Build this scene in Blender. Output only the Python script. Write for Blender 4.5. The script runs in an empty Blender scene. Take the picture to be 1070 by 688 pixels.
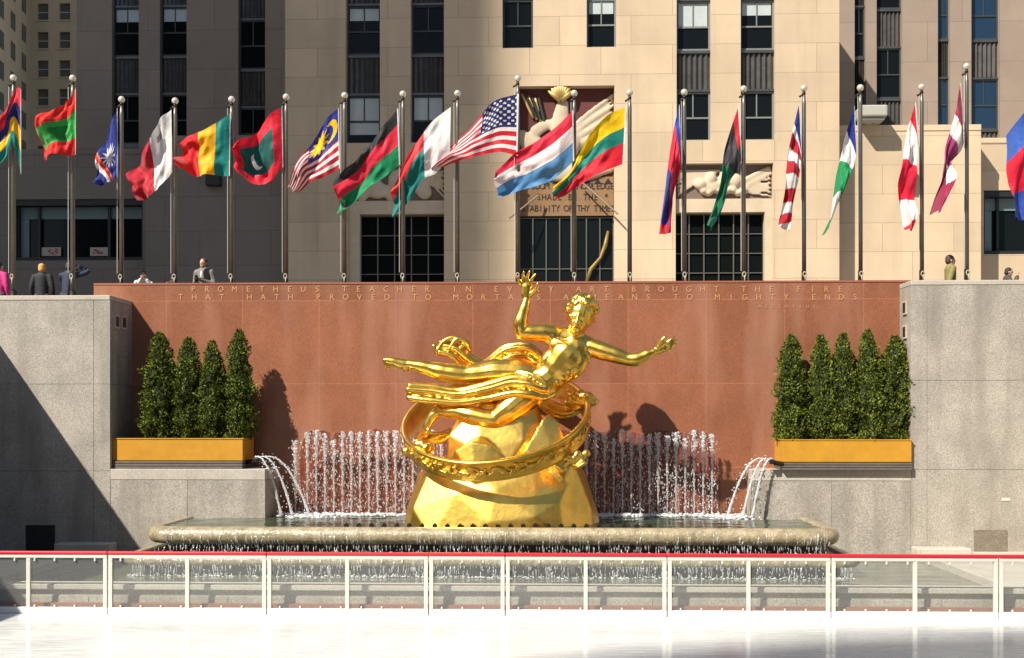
import bpy, bmesh, math, random
from mathutils import Vector, Matrix, Quaternion, noise
random.seed(7)
R = math.radians
sc = bpy.context.scene
C = sc.collection
DG = lambda: bpy.context.evaluated_depsgraph_get()

# ------------------------------------------------------------------ camera
F, CX, HY, ZC = 1200.0, 535.0, 435.0, 3.2
T = math.atan(40/1200)
cam = bpy.data.cameras.new('camera'); camo = bpy.data.objects.new('camera', cam); C.objects.link(camo)
camo.location = (0, 0, ZC); camo.rotation_euler = (R(90), 0, T)
cam.sensor_width = 36; cam.lens = 36*F/1070; cam.shift_y = (HY-344)/1070; cam.clip_end = 2000; cam.clip_start = .1
sc.camera = camo

def P(px, py, Y):
    u = (px-CX)/F; v = (HY-py)/F
    s = Y/(math.cos(T)+u*math.sin(T))
    return Vector((s*(-math.sin(T)+u*math.cos(T)), Y, ZC+s*v))
def PX(px, Y): return P(px, HY, Y).x
def PZ(py, Y, px=575): return P(px, py, Y).z

# ------------------------------------------------------------------ world / light
D = Vector((.70, .75, -1.0)).normalized()           # travel of the sun's light
w = bpy.data.worlds.new('World'); sc.world = w; w.use_nodes = True
nt = w.node_tree; bg = nt.nodes['Background']
sky = nt.nodes.new('ShaderNodeTexSky'); sky.sky_type = 'NISHITA'; sky.sun_disc = False
sky.sun_elevation = math.asin(-D.z); sky.sun_rotation = math.atan2(-D.x, -D.y)
nt.links.new(sky.outputs[0], bg.inputs[0]); bg.inputs[1].default_value = .075
sl = bpy.data.lights.new('sun', 'SUN'); sl.energy = 5.0; sl.angle = R(.6); sl.color = (1, .93, .82)
so = bpy.data.objects.new('sun', sl); C.objects.link(so); so.rotation_euler = D.to_track_quat('-Z', 'Y').to_euler()
sc.view_settings.view_transform = 'Standard'; sc.view_settings.look = 'None'
sc.view_settings.gamma = 1; sc.view_settings.exposure = .75; sc.view_settings.use_curve_mapping = False
sc.render.film_transparent = False
try:
    sc.cycles.transparent_max_bounces = 24; sc.cycles.max_bounces = 8; sc.cycles.use_denoising = True
except Exception: pass

# ------------------------------------------------------------------ materials
MATS = {}
def mat(name, col, rough=.6, metal=0., var=0., vscale=3., bump=0., bscale=30., spec=.5, col2=None, brick=None, coat=0., trans=0., alpha=1., speck=0., stain=None, island=0.):
    if name in MATS: return MATS[name]
    m = bpy.data.materials.new(name); m.use_nodes = True; n = m.node_tree.nodes; l = m.node_tree.links
    b = n['Principled BSDF']
    b.inputs['Roughness'].default_value = rough; b.inputs['Metallic'].default_value = metal
    b.inputs['Specular IOR Level'].default_value = spec
    if coat: b.inputs['Coat Weight'].default_value = coat; b.inputs['Coat Roughness'].default_value = .08
    if trans: b.inputs['Transmission Weight'].default_value = trans; b.inputs['IOR'].default_value = 1.33
    b.inputs['Alpha'].default_value = alpha
    geo = n.new('ShaderNodeNewGeometry')
    c = n.new('ShaderNodeRGB'); c.outputs[0].default_value = (*col, 1); out = c.outputs[0]
    hsrc = None
    def mixc(fac, a, bb, mode='MIX'):
        mx = n.new('ShaderNodeMix'); mx.data_type = 'RGBA'; mx.blend_type = mode
        if isinstance(fac, float): mx.inputs[0].default_value = fac
        else: l.new(fac, mx.inputs[0])
        for i, q in ((6, a), (7, bb)):
            if isinstance(q, tuple): mx.inputs[i].default_value = (*q, 1)
            else: l.new(q, mx.inputs[i])
        return mx.outputs[2]
    if brick:
        bw, bh, off, mort, ox, oz, ax = brick[:7]
        mc = tuple(q*brick[7] if len(brick) > 7 else q*.55 for q in col)
        sp = n.new('ShaderNodeSeparateXYZ'); l.new(geo.outputs['Position'], sp.inputs[0])
        cb = n.new('ShaderNodeCombineXYZ'); 
        a1 = n.new('ShaderNodeMath'); a1.operation = 'SUBTRACT'; l.new(sp.outputs[0 if ax == 'x' else 1], a1.inputs[0]); a1.inputs[1].default_value = ox
        a2 = n.new('ShaderNodeMath'); a2.operation = 'SUBTRACT'; l.new(sp.outputs[2], a2.inputs[0]); a2.inputs[1].default_value = oz
        l.new(a1.outputs[0], cb.inputs[0]); l.new(a2.outputs[0], cb.inputs[1])
        bt = n.new('ShaderNodeTexBrick'); l.new(cb.outputs[0], bt.inputs['Vector'])
        bt.inputs['Scale'].default_value = 1; bt.inputs['Brick Width'].default_value = bw; bt.inputs['Row Height'].default_value = bh
        bt.offset = off; bt.inputs['Mortar Size'].default_value = mort; bt.inputs['Mortar Smooth'].default_value = .3
        bt.inputs['Color1'].default_value = (*col, 1)
        c2 = col2 or tuple(q*.86 for q in col)
        bt.inputs['Color2'].default_value = (*c2, 1); bt.inputs['Mortar'].default_value = (*mc, 1)
        out = bt.outputs['Color']
    if var:
        nz = n.new('ShaderNodeTexNoise'); nz.inputs['Scale'].default_value = vscale; nz.inputs['Detail'].default_value = 6; nz.inputs['Roughness'].default_value = .65
        l.new(geo.outputs['Position'], nz.inputs['Vector'])
        cr = n.new('ShaderNodeMapRange'); l.new(nz.outputs[0], cr.inputs[0])
        cr.inputs[1].default_value = .3; cr.inputs[2].default_value = .7; cr.inputs[3].default_value = 1-var; cr.inputs[4].default_value = 1+var
        cc = n.new('ShaderNodeCombineColor')
        for i in range(3): l.new(cr.outputs[0], cc.inputs[i])
        out = mixc(1., out, cc.outputs[0], 'MULTIPLY')
    if speck:
        nz = n.new('ShaderNodeTexNoise'); nz.inputs['Scale'].default_value = 38; nz.inputs['Detail'].default_value = 3
        l.new(geo.outputs['Position'], nz.inputs['Vector'])
        cr = n.new('ShaderNodeMapRange'); l.new(nz.outputs[0], cr.inputs[0]); cr.inputs[1].default_value = .35; cr.inputs[2].default_value = .65
        cr.inputs[3].default_value = 1-speck; cr.inputs[4].default_value = 1+speck
        cc = n.new('ShaderNodeCombineColor')
        for i in range(3): l.new(cr.outputs[0], cc.inputs[i])
        out = mixc(1., out, cc.outputs[0], 'MULTIPLY')
    if stain:
        scol, amt, sx, sz = stain
        mp = n.new('ShaderNodeMapping'); mp.inputs['Scale'].default_value = (sx, sx, sz); l.new(geo.outputs['Position'], mp.inputs[0])
        nz = n.new('ShaderNodeTexNoise'); nz.inputs['Scale'].default_value = 1; nz.inputs['Detail'].default_value = 7; l.new(mp.outputs[0], nz.inputs['Vector'])
        cr = n.new('ShaderNodeMapRange'); l.new(nz.outputs[0], cr.inputs[0]); cr.inputs[1].default_value = .48; cr.inputs[2].default_value = .72; cr.inputs[3].default_value = 0; cr.inputs[4].default_value = amt
        out = mixc(cr.outputs[0], out, scol)
    if island:
        cr = n.new('ShaderNodeMapRange'); l.new(geo.outputs['Random Per Island'], cr.inputs[0]); cr.inputs[3].default_value = 1-island; cr.inputs[4].default_value = 1+island
        cc = n.new('ShaderNodeCombineColor')
        for i in range(3): l.new(cr.outputs[0], cc.inputs[i])
        out = mixc(1., out, cc.outputs[0], 'MULTIPLY')
    l.new(out, b.inputs['Base Color'])
    if bump:
        nz = n.new('ShaderNodeTexNoise'); nz.inputs['Scale'].default_value = bscale; nz.inputs['Detail'].default_value = 5
        l.new(geo.outputs['Position'], nz.inputs['Vector'])
        bp = n.new('ShaderNodeBump'); bp.inputs['Strength'].default_value = bump; bp.inputs['Distance'].default_value = .02
        l.new(nz.outputs[0], bp.inputs['Height']); l.new(bp.outputs[0], b.inputs['Normal'])
        if coat: l.new(bp.outputs[0], b.inputs['Coat Normal'])
    MATS[name] = m
    return m

def water_mat(name, white=.5, tint=(.9, .92, .93)):
    m = bpy.data.materials.new(name); m.use_nodes = True; n = m.node_tree.nodes; l = m.node_tree.links
    for q in list(n): n.remove(q)
    o = n.new('ShaderNodeOutputMaterial'); tr = n.new('ShaderNodeBsdfTransparent'); g = n.new('ShaderNodeBsdfGlossy'); g.inputs['Roughness'].default_value = .15
    d = n.new('ShaderNodeBsdfDiffuse'); d.inputs[0].default_value = (*tint, 1); t = n.new('ShaderNodeBsdfTranslucent'); t.inputs[0].default_value = (*tint, 1)
    a = n.new('ShaderNodeMixShader'); a.inputs[0].default_value = .4; l.new(d.outputs[0], a.inputs[1]); l.new(t.outputs[0], a.inputs[2])
    g2 = n.new('ShaderNodeMixShader'); g2.inputs[0].default_value = .25; l.new(a.outputs[0], g2.inputs[1]); l.new(g.outputs[0], g2.inputs[2])
    geo = n.new('ShaderNodeNewGeometry'); nz = n.new('ShaderNodeTexNoise'); nz.inputs['Scale'].default_value = 28; nz.inputs['Detail'].default_value = 4; l.new(geo.outputs['Position'], nz.inputs['Vector'])
    mr = n.new('ShaderNodeMapRange'); l.new(nz.outputs[0], mr.inputs[0]); mr.inputs[1].default_value = .38; mr.inputs[2].default_value = .62
    mr.inputs[3].default_value = max(0, white-.3); mr.inputs[4].default_value = min(1, white+.3)
    mx = n.new('ShaderNodeMixShader'); l.new(mr.outputs[0], mx.inputs[0]); l.new(tr.outputs[0], mx.inputs[1]); l.new(g2.outputs[0], mx.inputs[2])
    l.new(mx.outputs[0], o.inputs[0]); MATS[name] = m; return m

def flag_mat():
    m = bpy.data.materials.new('flag_cloth'); m.use_nodes = True; n = m.node_tree.nodes; l = m.node_tree.links
    b = n['Principled BSDF']; b.inputs['Roughness'].default_value = .6; b.inputs['Sheen Weight'].default_value = .2; b.inputs['Specular IOR Level'].default_value = .3
    a = n.new('ShaderNodeAttribute'); a.attribute_name = 'dye'; l.new(a.outputs['Color'], b.inputs['Base Color'])
    t = n.new('ShaderNodeBsdfTranslucent'); l.new(a.outputs['Color'], t.inputs[0])
    geo = n.new('ShaderNodeNewGeometry'); nz = n.new('ShaderNodeTexNoise'); nz.inputs['Scale'].default_value = 9; nz.inputs['Detail'].default_value = 3; l.new(geo.outputs['Position'], nz.inputs['Vector'])
    bp = n.new('ShaderNodeBump'); bp.inputs['Strength'].default_value = .35; bp.inputs['Distance'].default_value = .05; l.new(nz.outputs[0], bp.inputs['Height']); l.new(bp.outputs[0], b.inputs['Normal'])
    mx = n.new('ShaderNodeMixShader'); mx.inputs[0].default_value = .3; l.new(b.outputs[0], mx.inputs[1]); l.new(t.outputs[0], mx.inputs[2]); l.new(mx.outputs[0], n['Material Output'].inputs[0])
    return m

def glass_mat(name, fac=.12, tint=(.95, .97, .96)):
    m = bpy.data.materials.new(name); m.use_nodes = True; n = m.node_tree.nodes; l = m.node_tree.links
    for q in list(n): n.remove(q)
    o = n.new('ShaderNodeOutputMaterial'); tr = n.new('ShaderNodeBsdfTransparent'); tr.inputs[0].default_value = (*tint, 1)
    g = n.new('ShaderNodeBsdfGlossy'); g.inputs['Roughness'].default_value = .06
    d = n.new('ShaderNodeBsdfDiffuse'); d.inputs[0].default_value = (.8, .8, .78, 1)
    a = n.new('ShaderNodeMixShader'); a.inputs[0].default_value = .55; l.new(g.outputs[0], a.inputs[1]); l.new(d.outputs[0], a.inputs[2])
    mx = n.new('ShaderNodeMixShader'); mx.inputs[0].default_value = fac; l.new(tr.outputs[0], mx.inputs[1]); l.new(a.outputs[0], mx.inputs[2]); l.new(mx.outputs[0], o.inputs[0])
    return m

LIME = (.56, .43, .285)
M_lime = mat('limestone', LIME, .85, var=.10, vscale=.35, bump=.12, bscale=14, brick=(3.1, 1.27, .42, .016, .4, 5.35, 'x', .6), col2=(.48, .37, .245), stain=((.33, .26, .19), .4, 1.1, .09))
M_lime_y = mat('limestone_side', LIME, .85, var=.10, vscale=.35, bump=.12, bscale=14, brick=(3.1, 1.27, .42, .016, .4, 5.35, 'y', .6), col2=(.51, .385, .24))
M_lime_shade = mat('limestone_wing', (.28, .215, .165), .85, var=.10, vscale=.4, bump=.12, bscale=14, brick=(3.6, 2.1, .5, .016, .0, 5.0, 'x', .6), col2=(.25, .195, .15))  # same limestone, darkened: the wings' shade is put into the colour
M_carved = mat('carved_limestone', (.50, .40, .28), .8, var=.1, vscale=2, bump=.2)
M_red = mat('red_granite', (.262, .098, .050), .38, var=.13, vscale=1.1, speck=.14, brick=(1.735, 1.87, 0, .009, 0, 5.80-1.87*5, 'x', 1.4), col2=(.220, .083, .043), stain=((.37, .19, .13), .6, 1.3, .22), spec=.45)
M_redplain = mat('red_granite_plain', (.30, .105, .062), .4, var=.12, vscale=1.4, speck=.12)
M_gran = mat('grey_granite', (.33, .30, .255), .7, var=.2, vscale=1.0, speck=.26, bump=.15, bscale=40, stain=((.19, .17, .14), .7, 2.2, .28))
M_cop = mat('pale_granite_coping', (.42, .38, .32), .7, var=.1, vscale=2, speck=.15)
M_pav = mat('plaza_paving', (.28, .26, .23), .8, var=.12, vscale=.8, speck=.1)
M_wet = mat('wet_stone', (.33, .275, .175), .3, var=.35, vscale=7, bump=.8, bscale=26, stain=((.13, .12, .06), .8, 5, 1.6), coat=.4)
M_wall = mat('shaded_wet_stone', (.06, .055, .045), .3, var=.3, vscale=5, bump=.3)  # wet stone darkened, shade below the lips and in the recess put into colour
M_gold = mat('gold_leaf', (.93, .58, .105), .29, 1., var=.16, vscale=5, bump=.2, bscale=12)
M_goldr = mat('gold_leaf_rock', (.92, .59, .12), .34, 1., var=.16, vscale=3, bump=.25, bscale=9, stain=((.62,.38,.08), .5, 1.5, .5))
M_goldh = mat('gold_relief', (.94, .59, .12), .3, 1., var=.2, vscale=14, bump=.5, bscale=26)
M_letter = mat('gilt_letter', (.50, .27, .12), .6, .2)
M_ice = mat('ice_surface', (.65, .655, .635), .12, var=.10, vscale=1.1, spec=.5, bump=.03, bscale=6)
def ice_marks(m):
    n = m.node_tree.nodes; l = m.node_tree.links; b = n['Principled BSDF']; geo = n.new('ShaderNodeNewGeometry'); prev = None
    for k, (sx, sy, rz) in enumerate(((1.2, 40, .35), (.9, 55, -.5), (1.5, 34, 1.2))):
        mp = n.new('ShaderNodeMapping'); mp.inputs['Scale'].default_value = (sx, sy, 1); mp.inputs['Rotation'].default_value = (0, 0, rz); l.new(geo.outputs['Position'], mp.inputs[0])
        nz = n.new('ShaderNodeTexNoise'); nz.inputs['Scale'].default_value = 1; nz.inputs['Detail'].default_value = 2; nz.inputs['Distortion'].default_value = .4; l.new(mp.outputs[0], nz.inputs['Vector'])
        mr = n.new('ShaderNodeMapRange'); l.new(nz.outputs[0], mr.inputs[0]); mr.inputs[1].default_value = .60; mr.inputs[2].default_value = .68
        if prev is None: prev = mr.outputs[0]
        else:
            a = n.new('ShaderNodeMath'); a.operation = 'MAXIMUM'; l.new(prev, a.inputs[0]); l.new(mr.outputs[0], a.inputs[1]); prev = a.outputs[0]
    src = b.inputs['Base Color'].links[0].from_socket
    mx = n.new('ShaderNodeMix'); mx.data_type = 'RGBA'; sc_ = n.new('ShaderNodeMath'); sc_.operation = 'MULTIPLY'; sc_.inputs[1].default_value = .45; l.new(prev, sc_.inputs[0]); l.new(sc_.outputs[0], mx.inputs[0]); l.new(src, mx.inputs[6]); mx.inputs[7].default_value = (.8, .8, .79, 1); l.new(mx.outputs[2], b.inputs['Base Color'])
    ad = n.new('ShaderNodeMath'); ad.operation = 'MULTIPLY_ADD'; l.new(prev, ad.inputs[0]); ad.inputs[1].default_value = .4; ad.inputs[2].default_value = .10; l.new(ad.outputs[0], b.inputs['Roughness'])
ice_marks(M_ice)
M_white = mat('white_painted_metal', (.58, .56, .50), .4, var=.04, vscale=9)
M_kick = mat('white_dasher_board', (.84, .83, .80), .35, var=.03, vscale=5)
M_redcap = mat('red_cap_rail', (.62, .015, .03), .4)
M_pglass = glass_mat('clear_panel', .10)
M_yel = mat('ochre_planter_paint', (.50, .245, .02), .45, var=.12, vscale=3)
M_dark = mat('dark_bronze', (.035, .032, .028), .4, .6)
M_slat = mat('weathered_slat', (.12, .10, .085), .6, var=.2, vscale=8)
M_pole = mat('pole_metal', (.17, .15, .12), .42, .6, var=.12, vscale=5)
M_ball = mat('pearl_finial', (.85, .76, .58), .22, .55)
M_glassd = mat('dark_window_glass', (.005, .007, .007), .06, spec=.12, bump=.02, bscale=.8)
M_glassb = mat('blue_window_glass', (.01, .03, .06), .05, spec=.5, bump=.02, bscale=.8)
M_frame = mat('lit_window_frame', (.17, .18, .165), .5)  # lit copy of the frame colour, for the sunny side
M_frame_shade = mat('shaded_window_frame', (.035, .04, .042), .5)  # shaded copy of the same frames, shade put into the colour
M_blind = mat('pale_blind', (.40, .46, .45), .5, var=.05)
M_span = mat('fluted_metal_spandrel', (.12, .115, .11), .35, .7, var=.2, vscale=2)
M_leaf = mat('cypress_leaf', (.115, .145, .020), .8, spec=.15, var=.5, vscale=4, island=.6)
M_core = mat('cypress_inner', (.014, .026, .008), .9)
M_bark = mat('bark', (.12, .08, .05), .9, var=.3)
M_pool = mat('pool_water', (.035, .055, .03), .07, var=.4, vscale=1.7, bump=.35, bscale=7, spec=.8)
M_jet = water_mat('jet_water', .36); M_foam = water_mat('foam', .78); M_drip = water_mat('falling_water', .66)
M_flag = flag_mat()
M_brown = mat('brown_door_stone', (.22, .12, .05), .6, var=.15, vscale=2)
M_maroon = mat('maroon_relief_ground', (.10, .02, .015), .7)
M_black = mat('black_paint', (.012, .012, .012), .5)
M_far = mat('far_limestone', (.56, .43, .28), .9, var=.15, vscale=.12)
M_skin = mat('skin', (.50, .29, .20), .55); M_hairb = mat('dark_hair', (.02, .015, .012), .6, bump=.6, bscale=60); M_hairo = mat('ginger_hair', (.62, .30, .08), .6, bump=.6, bscale=60); M_hairg = mat('brown_hair', (.05, .03, .018), .6, bump=.6, bscale=60)

# ------------------------------------------------------------------ mesh builder
class MB:
    def __init__(s): s.v = []; s.f = []; s.m = []
    def add(s, vs, fs, mi=0):
        o = len(s.v); s.v += [tuple(q) for q in vs]; s.f += [tuple(i+o for i in f) for f in fs]; s.m += [mi]*len(fs)
    def box(s, x0, x1, y0, y1, z0, z1, mi=0):
        s.add([(x0,y0,z0),(x1,y0,z0),(x1,y1,z0),(x0,y1,z0),(x0,y0,z1),(x1,y0,z1),(x1,y1,z1),(x0,y1,z1)],
              [(0,3,2,1),(4,5,6,7),(0,1,5,4),(1,2,6,5),(2,3,7,6),(3,0,4,7)], mi)
    def ell(s, c, r, q=None, seg=14, rings=9, mi=0):
        c = Vector(c); vs = []; fs = []
        if isinstance(r, (int, float)): r = (r, r, r)
        for i in range(1, rings):
            th = math.pi*i/rings
            for j in range(seg):
                ph = 2*math.pi*j/seg
                p = Vector((r[0]*math.sin(th)*math.cos(ph), r[1]*math.sin(th)*math.sin(ph), r[2]*math.cos(th)))
                if q: p = q @ p
                vs.append(c+p)
        top = Vector((0,0,r[2])); 
        if q: top = q @ top
        vs += [c+top, c-top]; a = len(vs)-2; b = a+1
        for i in range(rings-2):
            for j in range(seg):
                k = (j+1) % seg
                fs.append((i*seg+j, (i+1)*seg+j, (i+1)*seg+k, i*seg+k))
        for j in range(seg):
            k = (j+1) % seg
            fs.append((a, j, k)); fs.append((b, (rings-2)*seg+k, (rings-2)*seg+j))
        s.add(vs, fs, mi)
    def tube(s, pts, rad, seg=10, caps=True, mi=0, flat=1.):
        pts = [Vector(p) for p in pts]; n = len(pts)
        if isinstance(rad, (int, float)): rad = [rad]*n
        up = None; vs = []; fs = []
        for i, p in enumerate(pts):
            t = (pts[min(i+1, n-1)]-pts[max(i-1, 0)]).normalized()
            if up is None:
                up = t.orthogonal().normalized()
            else:
                up = (up - t*up.dot(t))
                up = up.normalized() if up.length > 1e-6 else t.orthogonal().normalized()
            sd = t.cross(up)
            for j in range(seg):
                a = 2*math.pi*j/seg
                d = (up*math.cos(a)+sd*math.sin(a))*rad[i]
                d.y *= flat
                vs.append(p+d)
        for i in range(n-1):
            for j in range(seg):
                k = (j+1) % seg
                fs.append((i*seg+j, i*seg+k, (i+1)*seg+k, (i+1)*seg+j))
        if caps:
            fs.append(tuple(reversed(range(seg)))); fs.append(tuple((n-1)*seg+j for j in range(seg)))
        s.add(vs, fs, mi)
    def chain(s, pts, rad, flat=1.):
        """tapered limb with round ends, dense for remeshing"""
        pts = [Vector(p) for p in pts]; out = []; rr = []
        n = len(pts)
        for i in range(n-1):
            p0 = pts[max(i-1,0)]; p1 = pts[i]; p2 = pts[i+1]; p3 = pts[min(i+2,n-1)]
            for k in range(6):
                t = k/6
                q = .5*((2*p1)+(p2-p0)*t+(2*p0-5*p1+4*p2-p3)*t*t+(3*p1-p0-3*p2+p3)*t*t*t)
                out.append(q); rr.append(rad[i]+(rad[i+1]-rad[i])*(t*t*(3-2*t)))
        out.append(pts[-1]); rr.append(rad[-1])
        s.tube(out, rr, 14, True, flat=flat)
        for p, r in ((out[0], rr[0]), (out[-1], rr[-1])): s.ell(p, (r, r*flat, r))
    def mesh(s, name, mats, smooth=False):
        me = bpy.data.meshes.new(name); me.from_pydata(s.v, [], s.f)
        if not isinstance(mats, (list, tuple)): mats = [mats]
        for m in mats: me.materials.append(m)
        if len(mats) > 1: me.polygons.foreach_set('material_index', s.m)
        if smooth: me.polygons.foreach_set('use_smooth', [True]*len(me.polygons))
        me.update(); return me
    def build(s, name, mats, parent=None, smooth=False, bevel=0.):
        me = s.mesh(name, mats, smooth)
        o = bpy.data.objects.new(name, me); C.objects.link(o)
        if bevel:
            b = o.modifiers.new('bevel', 'BEVEL'); b.width = bevel; b.segments = 2; b.limit_method = 'ANGLE'
        if parent is not None: setp(o, parent)
        return o
    def remesh(s, name, mats, parent=None, voxel=.02, it=6):
        me = s.mesh('tmp', mats); o = bpy.data.objects.new(name, me); C.objects.link(o)
        r = o.modifiers.new('r', 'REMESH'); r.mode = 'VOXEL'; r.voxel_size = voxel; r.use_smooth_shade = True
        if it:
            sm = o.modifiers.new('s', 'SMOOTH'); sm.factor = .5; sm.iterations = it
        e = o.evaluated_get(DG()); nm = bpy.data.meshes.new_from_object(e); nm.name = name
        o.modifiers.clear(); o.data = nm; bpy.data.meshes.remove(me)
        if len(nm.materials) == 0:
            nm.materials.append(mats if not isinstance(mats, (list, tuple)) else mats[0])
        nm.polygons.foreach_set('use_smooth', [True]*len(nm.polygons))
        if parent is not None: setp(o, parent)
        return o
def setp(o, parent):
    o.parent = parent
    if parent.type == 'EMPTY' and '_abs' in parent:
        o.matrix_parent_inverse = Matrix.Identity(4)
        o.location = o.location - Vector(parent['_abs'])
def tag(o, label=None, cat=None, group=None, kind=None):
    if label: o['label'] = label
    if cat: o['category'] = cat
    if group: o['group'] = group
    if kind: o['kind'] = kind
    return o
def thing(name, label, cat, loc=(0,0,0), group=None, absolute=True, rz=0):
    """Empty at the base; absolute=True: child meshes are written in world coordinates"""
    o = bpy.data.objects.new(name, None); C.objects.link(o); o.location = loc; o.rotation_euler[2] = rz; o.empty_display_size = .2
    if absolute: o['_abs'] = list(loc)
    return tag(o, label, cat, group)
def copy_tree(o, parent=None):
    c = o.copy(); C.objects.link(c)
    if parent is not None: c.parent = parent
    for ch in list(o.children): copy_tree(ch, c)
    return c
def struct(name, mb, m, **k): return tag(mb.build(name, m, **k), kind='structure')

# ------------------------------------------------------------------ main levels
YW = 25.7                       # red wall
YL, YR = 24.4, 24.9             # side wall fronts
ZP = 5.2                        # street level plaza
XL, XR = -12.26, 10.95          # pit sides
YB = -14.0
# ground sheet with the sunken rink cut out
g = MB(); x0, x1, y0, y1 = -600, 600, -600, 900
gx = [x0, XL-.4, XR+.4, x1]; gy = [y0, YB-.4, YW+.1, y1]
for i in range(3):
    for j in range(3):
        if i == 1 and j == 1: continue
        g.add([(gx[i],gy[j],ZP),(gx[i+1],gy[j],ZP),(gx[i+1],gy[j+1],ZP),(gx[i],gy[j+1],ZP)], [(0,1,2,3)])
struct('plaza_ground', g, M_pav)
g = MB(); g.box(XL-.4, XR+.4, YB-.4, YW+.2, -.4, -.02); struct('rink_floor', g, M_pav)
g = MB(); g.add([(XL,YB,0),(XR,YB,0),(XR,18.42,0),(XL,18.42,0)], [(0,1,2,3)]); struct('ice', g, M_ice)

# side walls running towards the viewer and the far end behind the viewer
def wallthing(name, label, boxes, m, cop=None):
    o = MB()
    for b in boxes: o.box(*b)
    w_ = o.build(name, m, bevel=.012); tag(w_, label, 'wall')
    return w_
wallthing('rink_side_wall', 'grey granite side wall of the sunken rink, outside the left edge of the picture', [(XL-.4, XL, YB, YL-.01, -.3, 5.3)], M_gran)
wallthing('rink_side_wall', 'grey granite side wall of the sunken rink, outside the right edge of the picture', [(XR, XR+.4, YB, YR+.6, -.3, 6.1)], M_gran)
wallthing('rink_end_wall', 'grey granite end wall of the sunken rink behind the viewer', [(XL-.4, XR+.4, YB-.4, YB, -.3, 4.95)], M_gran)

# ------------------------------------------------------------------ text helper
def text_mesh(ch, size):
    cu = bpy.data.curves.new('t', 'FONT'); cu.body = ch; cu.size = size; cu.align_x = 'CENTER'; cu.align_y = 'CENTER'; cu.extrude = .006; cu.resolution_u = 3
    o = bpy.data.objects.new('t', cu); C.objects.link(o); e = o.evaluated_get(DG()); me = bpy.data.meshes.new_from_object(e)
    r = ([tuple(v.co) for v in me.vertices], [tuple(p.vertices) for p in me.polygons])
    bpy.data.objects.remove(o); bpy.data.curves.remove(cu); bpy.data.meshes.remove(me); return r
TC = {}
def put_text(mb, ch, x, y, z, size, sx=1.):
    k = (ch, size)
    if k not in TC: TC[k] = text_mesh(ch, size)
    vs, fs = TC[k]
    mb.add([(x+v[0]*sx, y-v[2], z+v[1]) for v in vs], fs)

# ------------------------------------------------------------------ red granite wall
rw = thing('red_granite_wall', 'tall polished red granite wall carrying two lines of gilt inscription', 'wall', (-1, YW, 0))
xa, xb = PX(98, YW), PX(948, YW); zt = PZ(296, YW)
m = MB(); m.box(xa, xb+1, YW, YW+.4, -.2, zt-.004); m.build('wall_panels', M_red, rw)
m = MB(); m.box(xa, xb+1, YW-.012, YW+.42, zt-.004, zt+.035); m.build('coping', M_redplain, rw)
wm = mat('wet_red_granite', (.16, .042, .022), .2, var=.35, vscale=3, bump=.4, bscale=9, coat=.5, stain=((.40,.28,.22), .5, 9, .8))
m = MB(); n_ = 160; xa_, xb_ = PX(303, YW), PX(755, YW); vs = []
for i in range(n_+1):
    x = xa_+(xb_-xa_)*i/n_; e_ = min(1, min(i, n_-i)/6); top = PZ(452, YW)+.12*noise.noise(Vector((x*2.2, 0, 0)))+.09*noise.noise(Vector((x*7, 3, 0))); top = 1.0+(top-1.0)*e_**.5
    yy = YW-.006-.012*abs(math.sin(i*math.pi/2.6)); vs += [(x, yy, .95), (x, yy, top), (x, YW-.001, top+.01)]
m.add(vs, [(3*i+j, 3*i+3+j, 3*i+4+j, 3*i+1+j) for i in range(n_) for j in range(2)]); m.build('wet_band', wm, rw)
m = MB()
L1 = "PROMETHEUS TEACHER IN EVERY ART BROUGHT THE FIRE"; L2 = "THAT HATH PROVED TO MORTALS A MEANS TO MIGHTY ENDS"
for i, ch in enumerate(L1):
    if ch != ' ':
        p = P(202+i*14.38, 302.6, YW); put_text(m, ch, p.x, YW-.004, p.z, .18)
for i, ch in enumerate(L2):
    if ch != ' ':
        p = P(188.8+i*14.38, 311.0, YW); put_text(m, ch, p.x, YW-.004, p.z, .18)
for i, ch in enumerate("AESCHYLUS"):
    p = P(794+i*7.1, 320.5, YW); put_text(m, ch, p.x, YW-.004, p.z, .10)
m.build('inscription', M_letter, rw)

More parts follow.
